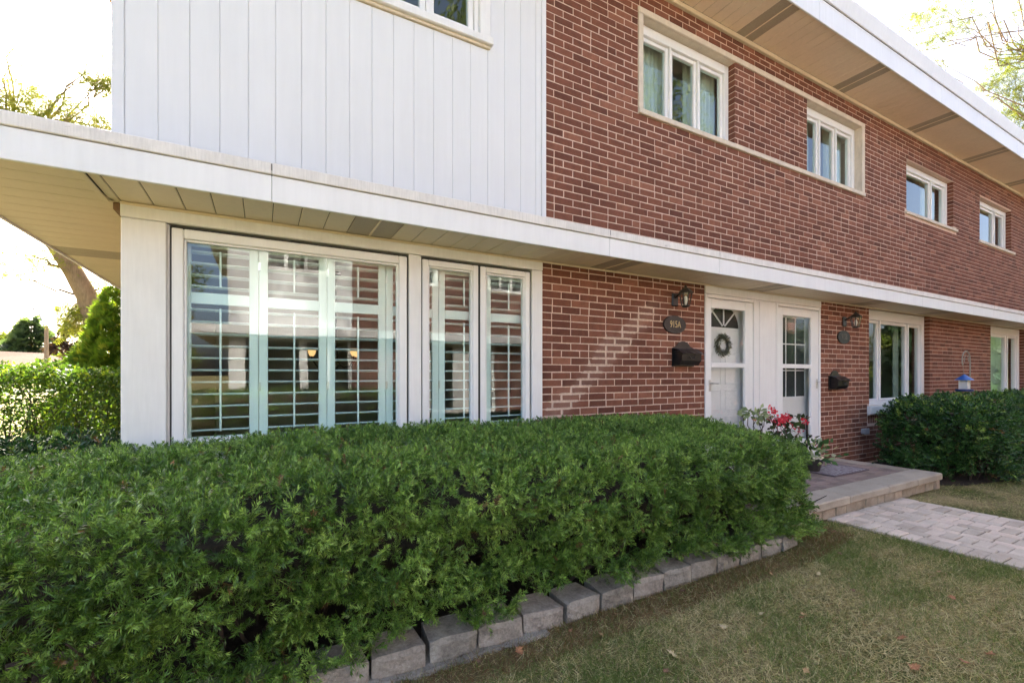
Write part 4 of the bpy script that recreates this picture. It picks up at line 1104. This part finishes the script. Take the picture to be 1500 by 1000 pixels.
# ---- privet hedge at the left, behind the corner of the house
t = thing('privet_hedge', 'clipped leafy privet hedge glowing in sunlight beyond the white corner post', 'hedge', (-1.9, 3.6, 0))
n = 27000; p0, nn = round_box_samples(n, (-1.85, 3.6, .63), (1.05, .42, .80), .22, {(2,1): 1., (1,-1): 1., (1,1): .8, (0,-1): 1.2})
p0 = p0 + nn*(vnoise(p0, 1.4, 51)*.08 + vnoise(p0, 4, 52)*.04)[:,None] - nn*(rng.random((len(p0),1))**2*.22)
hole = (vnoise(p0, 2.4, 53) > .72) & (p0[:,2] < 1.05) & (rng.random(len(p0)) < .8); p0 = p0[(p0[:,2] > .05) & ~hole]; n = len(p0)
stuff(scatter('foliage', LF, p0, frames(rng.normal(size=(n,3)) + np.array([0,-.2,.25]), rng.uniform(0,6.28,n)), .046*rng.uniform(.7,1.35,n), cols_mix(n, (.045,.10,.018), (.11,.17,.03), (.16,.20,.03)), M['leaf'], t))
b = MB(); rr = random.Random(5)
for k in range(60):
    a = Vector((rr.uniform(-2.8,-.9), rr.uniform(3.35,3.85), 0)); b.tube(wig(a, a + Vector((rr.gauss(0,.15), rr.gauss(0,.15), rr.uniform(.8,1.3))), 5, .04, rr), [.012,.011,.009,.007,.005,.003], 5, False)
stuff(b.build('stems', M['twig'], t))
# ---- arborvitae
SPRAY = []
for sd in (1, 2):
    r_ = random.Random(sd); V, F = [], []
    for k in range(9):
        a = (k-4)*.2 + r_.uniform(-.06,.06); L = 1 - abs(k-4)*.09; d = Vector((math.sin(a), r_.uniform(-.12,.12), math.cos(a))); s_ = Vector((math.cos(a), .0, -math.sin(a)))*.07
        n = len(V); V += [Vector((0,0,0))+d*.1, d*L*.6+s_, d*L, d*L*.6-s_]; F.append((n,n+1,n+2,n+3))
    SPRAY.append(([tuple(v) for v in V], F))
def conifer_cone(name, label, base, H, Rb, n, tm, size, ca, cb, up=1., power=.8, tiers=0, trunk_r=.08, cc=None, z0=.05):
    t = thing(name, label, 'tree', base)
    MB().tube([(base[0],base[1],0),(base[0],base[1],H*.9)], [trunk_r, trunk_r*.2], 8).build('trunk', M['bark'], t)
    f = 1-np.sqrt(rng.random(n)); z = z0*H + f*H*(1-z0); r = Rb*np.power(np.clip(1-f,0,1), power)
    w = rng.uniform(0, 6.28, n); r = r*(1 + .12*np.sin(w*3+f*20) + .10*np.sin(w*7-f*33))
    if tiers: r = r*(.55 + .45*np.power(np.abs(np.sin(f*tiers*PI)), .7))*rng.uniform(.35,1,n)**.5
    else: r = r*rng.uniform(.72,1.05,n)
    P = np.stack([base[0]+r*np.cos(w), base[1]+r*np.sin(w), z], 1)
    d = np.stack([np.cos(w), np.sin(w), np.full(n, up)], 1) + rng.normal(0,.35,(n,3))
    stuff(scatter('crown', tm, P, frames(d, rng.uniform(0,6.28,n)), size*rng.uniform(.7,1.3,n), cols_mix(n, ca, cb, cc), M['leaf'], t)); return t
a = at(168, 548, 6.0); conifer_cone('arborvitae', 'bright green cone-shaped arborvitae behind the privet hedge', (a.x, 6.0, 0), 2.86, .84, 6500, SPRAY, .14, (.10,.19,.025), (.22,.30,.04), .9, .95, cc=(.30,.32,.04))
# ---- honey locust beyond the arborvitae, its crown over the canopy roof
tp = [at(150,640,7.5), at(150,540,7.5), at(143,480,7.5), at(128,435,7.4), at(108,398,7.3), at(84,362,7.2), at(55,325,7.1), at(30,290,7.0), at(22,240,7.0)]; tp[0].z = -.02
cl = [(at(u,v,y), (rx,ry,rz), n_*2) for u, v, y, rx, ry, rz, n_ in (
    (60,385,7.3,.55,.4,.22,60),(20,400,7.2,.5,.4,.16,50),(40,370,7,.6,.4,.2,40),(116,462,7.6,.3,.3,.32,110),(105,475,7.4,.28,.3,.25,80),(98,455,7.5,.3,.3,.2,40),(150,418,7.6,.25,.3,.16,30),
    (20,172,7,.9,.6,.16,160),(55,165,7.2,.7,.6,.14,120),(5,160,6.8,.9,.7,.2,120),(90,160,7.2,.7,.5,.14,70),(75,148,7.1,.6,.5,.10,50),(130,168,7.4,.6,.5,.16,50),(150,185,7.4,.5,.4,.16,60),(155,180,7.6,.5,.4,.2,40),
    (150,118,7.4,.45,.5,.18,90),(158,128,7.4,.3,.4,.2,80),(125,122,7.4,.4,.4,.07,40),(130,80,7.3,.4,.4,.08,14),(15,95,7,.5,.4,.1,16),(10,115,7,.5,.4,.1,14),(-20,130,6.8,1.0,.6,.3,120),(-80,100,6.6,1.2,.8,.5,200),(30,60,6.9,.5,.4,.2,0),
    (-60,200,6.8,1.2,.9,.4,260),(-140,60,6.6,1.4,1,.6,260),(190,90,8,1,.8,.6,240),(240,150,8.2,1,.8,.6,240))]
tree('honey_locust', 'leaning honey locust tree beyond the arborvitae with sparse yellow-green leaves', tp, .20, cl, LOC, .17, (.13,.17,.03), (.26,.27,.05), (.32,.27,.05), sub=3, seed=3)
# ---- honey locust past the far end of the house, twigs hanging over the roof line
tx = 27.5; tp = [Vector((tx,2.5,-.02)), Vector((tx-.1,2.5,2.5)), Vector((tx-.4,2.4,5)), Vector((tx-.5,2.3,8)), Vector((tx-.2,2.3,11)), Vector((tx+.3,2.2,14))]
cl = []
for u, v, d, rx, rz, n_ in ((1340,20,17,.7,.4,34),(1330,40,17,.7,.35,24),(1355,30,17.5,.8,.4,44),(1375,10,18,.8,.4,44),(1400,15,18,.8,.5,40),(1370,55,17,.7,.35,40),(1355,70,17,.6,.3,30),(1395,40,17.5,.6,.4,34),(1410,45,18,.6,.3,30),(1380,85,17,.3,.4,14),(1430,20,18,.5,.5,20),(1445,40,18,.4,.4,14),(1440,65,18,.35,.2,12),
                            (1460,45,18.5,.4,.4,12),(1480,25,18.5,.6,.5,20),(1470,95,18.5,.7,.35,60),(1490,75,18,.8,.5,80),(1455,120,18.5,.6,.25,44),(1485,110,18,.8,.4,90),(1470,135,18.5,.7,.3,70),(1495,140,18,.7,.4,100),(1480,165,18.5,.7,.3,90),(1500,170,18,.7,.3,90),(1440,125,18.5,.35,.2,20),(1495,190,18.4,.6,.2,60),
                            (1540,100,18,1.5,1.5,300),(1600,50,18,2,1.8,400),(1560,-20,18,1.6,1.2,300),(1680,100,19,2,2,300),(1480,-60,18,1.6,1.2,160),(1400,-60,18,1.2,1,100)):
    cl.append((atd(u, v, d), (rx, rx, rz), int(n_*3.2)))
tree('honey_locust', 'honey locust past the end of the house with twigs hanging over the roof line', tp, .26, cl, LOC, .22, (.10,.13,.025), (.22,.23,.045), (.08,.10,.025), sub=3, seed=8)
# ---- trees behind the house that break up the sunlight on the court
for (x_, y_, h_, lb_, s_) in ((2.5, 11.5, 21, 'tall shade tree behind the white-sided end of the house', 11), (10.5, 12, 22, 'tall shade tree behind the brick middle of the house', 12), (-6.5, 17, 14, 'tall shade tree in the yard beyond the privet hedge', 13)):
    r2 = random.Random(s_); tp = [Vector((x_+.15*math.sin(k), y_, h_*.75*k/5)) for k in range(6)]; tp[0].z = -.02
    if s_ == 13: continue
    cl = [((x_+r2.uniform(-4,4), y_+r2.uniform(-2.5,2.5), h_*r2.uniform(.62,1.10)), (1.3,1.3,.8), 165) for k in range(62)]
    tree('shade_tree', lb_, tp, .25, cl, LF, .22, (.06,.11,.02), (.12,.17,.03), sub=2, seed=s_)
for (x_, y_, h_, lb_, s_) in ((4, -21, 22, 'tall tree rising behind the siding end of the opposite house', 41), (14, -22, 24, 'tall tree rising behind the middle of the opposite house', 42), (25, -21, 22, 'tall tree rising behind the far end of the opposite house', 43)):
    r2 = random.Random(s_); tp = [Vector((x_+.15*math.sin(k), y_, h_*.75*k/5)) for k in range(6)]; tp[0].z = -.02
    cl = [((x_+r2.uniform(-4.5,4.5), y_+r2.uniform(-3,3), h_*r2.uniform(.38,1.05)), (1.7,1.7,1.2), 130) for k in range(44)]
    tree('shade_tree', lb_, tp, .25, cl, LF, .34, (.07,.11,.02), (.15,.19,.035), sub=1, seed=s_)
# ---- trees at the far left end of the court and beyond the far end, seen in the panes
for (x_, y_, h_, w_, lb_, s_) in ((-4.6,-23,6.5,2.3,'round shade tree standing past the end of the opposite house',21), (-9.5,-28,7.5,3,'larger shade tree farther along the court',22), (33,-13,9,3.2,'dark tree at the far end of the court behind the shrubs',23), (29,-9,3.2,1.8,'low rounded bush at the far end of the court',24), (-3.4,-17.5,3.4,1.7,'rounded bush past the end of the opposite house',25)):
    r2 = random.Random(s_); tp = [Vector((x_+.1*math.sin(k), y_, h_*.7*k/5)) for k in range(6)]; tp[0].z = -.02
    cl = [((x_+r2.uniform(-1,1)*w_*.8, y_+r2.uniform(-1,1)*w_*.8, h_*r2.uniform(.35,1.0)), (w_*.33,w_*.33,w_*.25), 230) for k in range(16)]
    tree('shade_tree', lb_, tp, .14, cl, LF, .16, (.07,.12,.02), (.14,.18,.03), (.2,.19,.03), sub=2, seed=s_)
conifer_cone('spruce', 'dark spruce added in the court to dim the reflection in the door', (16.5,-7.6,0), 8, 2.0, 1500, SPRAY, .6, (.02,.045,.02), (.04,.075,.035), -.1, .8, 11, .15)  # added here so the door glass mirrors dark needles, not sunlit brick
conifer_cone('spruce', 'dense green spruce at the far end of the court', (31.0,-6.5,0), 9, 2.6, 1500, SPRAY, .8, (.03,.07,.03), (.06,.11,.05), -.1, .8, 12, .18)

# ================================================================== FAR LEFT: street, neighbour's house, lamp
def m_shingle():
    k = NM('tan_shingle_roof'); p = k.coord(); k.base(k.ramp(k.noise(p, 3, 5, .7), [(.3, (.13,.08,.052)), (.7, (.19,.12,.08))]), .9, .2); return k.m
M['tan_roof'] = m_shingle()
M['tan_wall'] = m_paint('tan_brick_wall', (.36,.24,.17), .9, .12, 4.)
c = atd(20, 538, 66); hx, hy = c.x, c.y
nb = thing('bungalow', 'low tan bungalow with a hipped roof far beyond the privet hedge', 'house', (hx, hy, 0))
d_ = Vector((c.x, c.y+CAM_D, 0)).normalized(); q_ = Vector((d_.y, -d_.x, 0))
def nbp(a, f, z): p = Vector((hx, hy, 0)) + q_*a + d_*f; return (p.x, p.y, z)
def nbox(b, a0, a1, f0, f1, z0, z1):
    V = [nbp(a,f,z) for z in (z0,z1) for a,f in ((a0,f0),(a1,f0),(a1,f1),(a0,f1))]; b.add(V, [(3,2,1,0),(4,5,6,7),(0,1,5,4),(1,2,6,5),(2,3,7,6),(3,0,4,7)]); return b
nbox(MB(), -9, 8.0, 0.6, 9, 0, 2.45).build('wall', M['tan_wall'], nb)
b = MB(); E0 = [nbp(-9.7,0,2.4), nbp(8.7,0,2.4), nbp(8.7,9.6,2.4), nbp(-9.7,9.6,2.4), nbp(-5,4.8,4.9), nbp(3.2,4.8,4.7)]
b.add(E0, [(3,2,1,0),(0,1,5,4),(1,2,5),(2,3,4,5),(3,0,4)]).build('roof', M['tan_roof'], nb)
nbox(MB(), -9.75, 8.75, -.05, .02, 2.22, 2.42).build('fascia', M['white'], nb)
for a0 in (-4.6, -1.7, 1.6, 4.2):
    w = nbox(MB(), a0, a0+1.7, .5, .58, .9, 2.05).build('window', M['white'], nb); nbox(MB(), a0+.12, a0+.8, .44, .49, 1.0, 1.95).build('pane', M['glass'], w); nbox(MB(), a0+.9, a0+1.58, .44, .49, 1.0, 1.95).build('pane', M['glass'], w)
lp = atd(68, 540, 50); t = thing('street_lamp', 'brown street lamp pole with a long curved arm beyond the hedge', 'street lamp', (lp.x, lp.y, 0))
tz = atd(65, 478, 50).z
MB().tube([(lp.x,lp.y,-.02),(lp.x,lp.y,tz)], [.22,.17], 12).build('pole', M['bark'], t)
e1, e2, e3 = atd(65,478,50), atd(57,458,50), atd(50,453,50)
MB().tube([e1, atd(61,468,50), e2, e3], .06, 6).build('arm', M['grey_plastic'], t)
e4 = atd(48,452.5,50); MB().tube([e3, e4], [.13,.10], 8).build('lamp_head', M['grey_plastic'], t)
s = atd(46, 540, 82); conifer_cone('spruce', 'blue-green spruce rising behind the bungalow roof', (s.x, s.y, 0), atd(46,465,82).z, 5.6, 2200, SPRAY, 1.5, (.06,.10,.055), (.12,.165,.08), -.15, .85, 13, .3)
def far_tree(u, v, d, h, w, label, ca, cb, n=14, name='shade_tree', sd=1, dens=150, ls=.45):
    c = atd(u, v, d); r2 = random.Random(sd); tp = [Vector((c.x, c.y, h*.6*k/4)) for k in range(5)]; tp[0].z = -.02
    cl = [((c.x+r2.uniform(-1,1)*w*.75, c.y+r2.uniform(-1,1)*w*.75, h*r2.uniform(.35,.95)), (w*.36,w*.36,w*.28), dens) for k in range(n)]
    tree(name, label, tp, .2, cl, LF, ls, ca, cb, sub=1, seed=sd)
far_tree(112, 540, 55, 7.6, 2.3, 'purple-leaved tree beside the arborvitae', (.035,.018,.018), (.07,.04,.03), 18, 'plum_tree', 31)
far_tree(84, 540, 75, 4.9, 2.2, 'yellow-green bush-like tree behind the street lamp', (.10,.14,.02), (.18,.19,.03), 10, 'shade_tree', 32)
far_tree(8, 540, 90, 9.2, 5, 'pale rounded tree behind the bungalow roof', (.10,.13,.03), (.17,.18,.05), 16, 'shade_tree', 33, 140, .7)
far_tree(-45, 540, 85, 11, 5, 'tall pale tree beside the bungalow', (.10,.13,.03), (.17,.18,.05), 16, 'shade_tree', 34, 140, .7)
b = MB(); rd0 = [atd(-260,600,30), atd(200,600,30)]
b.add([(-80,44,.006),(60,44,.006),(60,52,.006),(-80,52,.006)], [(0,1,2,3)]); struct(b.build('road', m_stone('grey_asphalt', [(.3,(.04,.04,.04)),(.7,(.07,.07,.068))], 3, 90, .4, False)))

# ================================================================== FLOWERS, FEEDER
M['terracotta'] = m_paint('dark_planter_clay', (.035,.028,.025), .7, .2, 20.)
M['red_wax'] = m_plain('stem_red_brown', (.12,.03,.025), .5)
def planter(loc, r, h, label):
    t = thing('flower_pot', label, 'flower pot', loc)
    x, y, z = loc
    MB().lathe([(r*.72,0),(r*.95,h*.86),(r*1.06,h*.87),(r*1.06,h),(r*.93,h),(r*.90,h*.9)], loc, 20, 0, True, False).build('pot', M['terracotta'], t)
    MB().lathe([(r*.88,h*.90),(.004,h*.93)], loc, 14, 0, False, True).build('earth', M['soil'], t); return t
def petals(t, centres, n, size, c1, c2, name='flower', spread=.03):
    for c in centres:
        P = np.array(c) + rng.normal(0, spread, (n,3)); d = (P-np.array(c)) + rng.normal(0,.02,(n,3))
        scatter(name, [leafq(.9)], P, frames(d, rng.uniform(0,6.28,n)), size*rng.uniform(.8,1.2,n), cols_mix(n, c1, c2), M['petal'], t)
p1 = (5.28, -.40, PZ)
t = planter(p1, .17, .30, 'clay pot of red begonias beside the second storm door'); b = MB()
fl = [at(1132,601,-.42), at(1148,614,-.40), at(1152,611,-.46), at(1143,617,-.45), at(1178,617,-.40), at(1134,614,-.45), at(1126,613,-.4), at(1172,628,-.42), at(1161,624,-.45)]
base = Vector((p1[0], p1[1], PZ+.28))
for q in fl: b.tube(wig(base + Vector((random.uniform(-.06,.06), random.uniform(-.06,.06), 0)), q, 5, .04), [.006,.006,.005,.004,.003,.003], 5, False)
stuff(b.build('stems', M['red_wax'], t))
petals(t, [tuple(q) for q in fl[:5]], 44, .030, (.62,.03,.06), (.80,.12,.15), 'flower', .020); petals(t, [tuple(q) for q in fl[5:]], 18, .024, (.50,.02,.05), (.68,.06,.09), 'flower', .015)
n = 110; P = np.array(base) + np.stack([rng.normal(0,.15,n), rng.normal(0,.12,n), rng.uniform(.02,.42,n)], 1)
stuff(scatter('foliage', [leafq(.75)], P, frames(rng.normal(size=(n,3))+np.array([0,-.3,.1]), rng.uniform(0,6.28,n)), .085*rng.uniform(.6,1.2,n), cols_mix(n, (.03,.03,.018), (.05,.085,.03)), M['leaf'], t))
sk = at(1182, 640, -.40); MB().tube([(sk.x,-.40,PZ+.18),(sk.x,-.40,at(1182,608,-.40).z)], .010, 8).build('stake', M['black_metal'], t)
p2 = (4.80, -.40, PZ); t = planter(p2, .15, .30, 'clay pot of pale silvery-leaved plant between the doors'); b = MB()
tg = [at(1104,606,-.4), at(1112,600,-.42), at(1120,607,-.38), at(1088,608,-.4), at(1096,604,-.42), at(1108,612,-.45), at(1116,612,-.4)]
base = Vector((p2[0], p2[1], PZ+.27))
for q in tg: b.tube(wig(base, q, 4, .04), .004, 5, False)
stuff(b.build('stems', M['twig'], t))
P = np.concatenate([np.array(q) + rng.normal(0,.022,(9,3)) for q in tg]); n = len(P)
stuff(scatter('foliage', [leafq(.6)], P, frames(rng.normal(size=(n,3))+np.array([0,-.2,-.1]), rng.uniform(0,6.28,n)), .075*rng.uniform(.7,1.2,n), cols_mix(n, (.16,.22,.12), (.36,.42,.28)), M['leaf'], t))
p3 = (5.86, -.40, PZ); t = planter(p3, .11, .13, 'low pot of variegated white-and-green leaves beside the doormat'); base = np.array([p3[0], p3[1], PZ+.15]); n = 150
P = base + np.stack([rng.normal(0,.11,n), rng.normal(0,.09,n), rng.uniform(-.05,.20,n)], 1)
stuff(scatter('foliage', [leafq(.6)], P, frames((P-base)+rng.normal(0,.08,(n,3)), rng.uniform(0,6.28,n)), .085*rng.uniform(.6,1.2,n), np.where(rng.random((n,1)) < .4, np.array([[.42,.48,.36]]), cols_mix(n, (.05,.12,.05), (.10,.2,.09))), M['leaf'], t))
petals(t, [tuple(at(1203,655,-.35)), tuple(at(1199,651,-.38))], 24, .03, (.25,.01,.02), (.42,.02,.04), 'flower', .016)

# shepherd's hook and bird feeder
M['hook'] = m_plain('pale_verdigris_iron', (.28,.27,.22), .6)
hy = -.72; pb = at(1427, 640, hy); pt = at(1421, 532, hy); tpz = at(1415, 514, hy).z
t = thing('shepherd_hook', 'slim iron shepherd hook standing in the yew shrubs', 'hook', (pb.x, hy, 0))
xr = pt.x; xl = at(1409.5, 530, hy).x; rc = (xr-xl)/2; xc = (xr+xl)/2; zc = tpz-rc*.9
pts = [Vector((xr+.02, hy, 0)), Vector((xr, hy, zc*.6)), Vector((xr, hy, zc))] + [Vector((xc+rc*math.cos(a), hy, zc+rc*.9*math.sin(a))) for a in np.linspace(.25, PI, 12)] + [Vector((xl, hy, zc-.05)), Vector((xl+.02, hy, zc-.075)), Vector((xl+.04, hy, zc-.06))]
MB().tube(pts, .0085, 8).build('rod', M['hook'], t)
MB().tube([(xc+rc*.55*math.cos(a)+.01, hy, zc+rc*.45*math.sin(a)) for a in np.linspace(-.4, 3.6, 14)], .005, 6).build('scroll', M['hook'], t)
M['blue'] = m_plain('blue_glazed_tin', (.02,.10,.36), .3); M['seed_white'] = m_plain('clear_white_feeder_plastic', (.7,.7,.68), .3)
fx = at(1412.5, 560, hy).x; fz0, fz1, fz2 = at(1413,573,hy).z, at(1413,569.5,hy).z, at(1413,556.5,hy).z; fzt = at(1413,550,hy).z
t = thing('bird_feeder', 'bird feeder with blue roof and white body hanging from the hook', 'bird feeder', (fx, hy, fz0))
MB().lathe([(.115,0),(.10,.014),(.06,.045),(.018,fzt-fz2+.012),(.006,fzt-fz2+.02)], (fx,hy,fz2), 18).build('roof', M['blue'], t, False)
MB().lathe([(.062,0),(.062,fz2-fz1-.002)], (fx,hy,fz1+.001), 4, PI/4).build('body', M['seed_white'], t)
b = MB()
for k in range(4): w = PI/2*k+PI/4; b.tube([(fx+.066*math.cos(w), hy+.066*math.sin(w), fz1),(fx+.066*math.cos(w), hy+.066*math.sin(w), fz2)], .006, 5)
b.build('corner_post', M['seed_white'], t)
MB().lathe([(.09,fz0-fz1),(.105,fz0-fz1+.008),(.105,-.004),(.09,0)], (fx,hy,fz1), 18).build('tray', m_plain('dark_blue_tin', (.02,.04,.16), .4), t)
MB().tube([(xl+.02,hy,zc-.075),(fx,hy,fzt)], .0025, 5).build('wire', M['hook'], t)

# ================================================================== LAWN
def in_lawn(P):
    x, y = P[:,0], P[:,1]; ok = np.ones(len(P), bool)
    ex = np.vectorize(edge_y)(x); ok &= ~((x < 3.80) & (y > ex - .005)); ok &= ~((x > 3.70) & (x < 7.13) & (y > PY-.005)); ok &= ~((x > 4.635 + .025*np.sin(y*7)) & (x < 6.165 - .02*np.sin(y*5)))
    bedf = np.interp(x, [7.12,7.5,8.6,10.5,16], [-1.02,-1.28,-1.50,-1.55,-1.6]); ok &= ~((x >= 7.12) & (y > bedf + .06*np.sin(x*9)*np.sin(x*3.1)))
    ok &= ~((x > 3.5) & (x < 3.9) & (y > -1.45))
    return ok
BL_ = []
for sd in range(4):
    r_ = random.Random(sd); c_ = r_.uniform(.15,.5); w_ = .033; V = []
    for k, z_ in enumerate((0,.5,1.)): V += [(-w_*(1-.8*z_), c_*z_*z_, z_*(1-.25*c_*z_)), (w_*(1-.8*z_), c_*z_*z_, z_*(1-.25*c_*z_))]
    BL_.append((V, [(0,1,3,2),(2,3,5,4)]))
regs = [((-.1, 3.2), (-2.9, -1.45), 112000), ((3.2, 4.7), (-3.3, -1.2), 62000), ((5.9, 9.5), (-3.4, -1.0), 24000), ((9, 14), (-4.5, -1.4), 8000), ((-.2, 4), (-1.75, -1.55), 3500)]
PS = []
for (xa, xb), (ya, yb), n_ in regs:
    p = np.stack([rng.uniform(xa,xb,n_), rng.uniform(ya,yb,n_), np.zeros(n_)], 1); PS.append(p[in_lawn(p)])
P = np.concatenate(PS)
f = .5 + .5*vnoise(P, .55, 61) + .40*vnoise(P, 1.7, 62) + .25*vnoise(P, 5, 63)
keep = rng.random(len(P)) < np.clip(.55 + .6*f, .35, 1); P, f = P[keep], f[keep]; n = len(P)
dry = (rng.random(n) < np.clip(.98 - .80*f, .12, .95))[:,None]
cg = cols_mix(n, (.085,.13,.028), (.22,.275,.08)); cd = cols_mix(n, (.33,.275,.13), (.68,.58,.34), (.26,.16,.08)); C = np.where(dry, cd, cg)
d = rng.normal(0, .55, (n,3)); d[:,2] = rng.uniform(.35, 1., n); d = np.where(dry, d*np.array([1.6,1.6,.55]), d)
nearE = (P[:,1] > np.vectorize(edge_y)(P[:,0])-.22) & (P[:,0] < 4.4) & (rng.random(n) < .6); C = np.where(nearE[:,None], cols_mix(n, (.12,.065,.03), (.28,.17,.085)), C)
ln = rng.uniform(.022,.055,n)*np.where(dry[:,0], 1.1, 1.); sz = np.stack([np.full(n,.040)*rng.uniform(.7,1.2,n), ln, ln], 1)
o = scatter('lawn_grass', BL_, P, frames(d, rng.uniform(0,6.28,n)), sz, C, M['blade']); o['label'] = 'short patchy green and straw-coloured lawn grass'; o['category'] = 'grass'; stuff(o)
# fallen leaves, twigs of litter
def leaf_mesh(k):
    r_ = random.Random(k); n_ = 11; pts = []
    for q in range(n_*2):
        a = 2*PI*q/(n_*2); rad = (1. if q % 2 == 0 else .55)*r_.uniform(.75,1.1)*(1.15 if abs(a-PI/2) < 1 else .85); pts.append((rad*math.cos(a)*.5, rad*math.sin(a)*.5, .18*rad*r_.uniform(-.2,1)*abs(math.cos(a))))
    V = [(0,0,.0)] + pts; V += [(x,y,z-.02) for x,y,z in V]; m_ = len(pts)+1
    F = [(0, 1+q, 1+(q+1)%(m_-1)) for q in range(m_-1)] + [(m_, m_+1+(q+1)%(m_-1), m_+1+q) for q in range(m_-1)]
    me = bpy.data.meshes.new('fallen_leaf'); me.from_pydata(V, [], F); return me
lm = [leaf_mesh(k) for k in range(4)]; lc = [m_plain('dry_leaf_'+s_, c_, .7) for s_, c_ in (('rust', (.30,.13,.055)), ('tan', (.36,.22,.10)), ('pale', (.45,.36,.20)), ('brown', (.15,.075,.04)))]
for q, me in enumerate(lm): me.materials.append(lc[q])
spots = [(1219,783,0),(1177,905,1),(1175,910,0),(880,935,1),(1445,910,1),(1395,880,0),(1160,795,3),(1340,985,0),(1320,940,0),(945,1290/1.5,1),(985,965,2),(1115,905,2),(1085,775+60,3),(835,930,0),(1180,990,1),(1450,965,0),(1200,845,2),(1300,790,2),(1250,870,3),(1060,925,2),(905,905,1),(870,915,0),(850,905,3),(975,990,3),(1385,845,2),(1365,850,2),(1375,842,1),(1440,760,2),(1410,975,0),(1000,870,3),(1130,845,1),(700,975,3),(760,960,0),(1230,815,3)]
for u, v, k in spots:
    d_ = CAM_H*FOC/(v-HOR); a_ = atd(u, v, d_)
    if not in_lawn(np.array([[a_.x, a_.y, 0]]))[0]: continue
    o = bpy.data.objects.new('fallen_leaf', lm[k]); s_ = random.uniform(.035,.065); o.scale = (s_, s_*random.uniform(.5,1), s_); o.location = (a_.x, a_.y, .026); o.rotation_euler = (random.uniform(-.5,.5), random.uniform(-.5,.5), random.uniform(0,6.28)); link(o)
    tag(o, ('rust-orange', 'tan', 'pale straw-coloured', 'dark brown')[k] + ' dry fallen leaf lying on the lawn', 'leaf', ('rust-orange', 'tan', 'pale', 'dark brown')[k] + ' fallen leaves on the lawn')
for u, v, z, k, l_ in ((250,686,.90,0,'rust-red maple leaf lying on top of the yew hedge'), (556,697,.84,1,'tan leaf caught upright on the yew hedge'), (402,660,.93,1,'small tan leaf on the hedge top before the picture window'), (1105,617,.86,0,'reddish dry leaf on the hedge top before the doors')):
    d_ = (CAM_H-z)*FOC/(v-HOR); a_ = atd(u, v, d_); o = bpy.data.objects.new('fallen_leaf', lm[k]); o.scale = (.06,.05,.06); o.location = (a_.x, a_.y, z+.015); o.rotation_euler = (.5,.3,u); link(o); tag(o, l_, 'leaf', 'fallen leaves on the hedge')
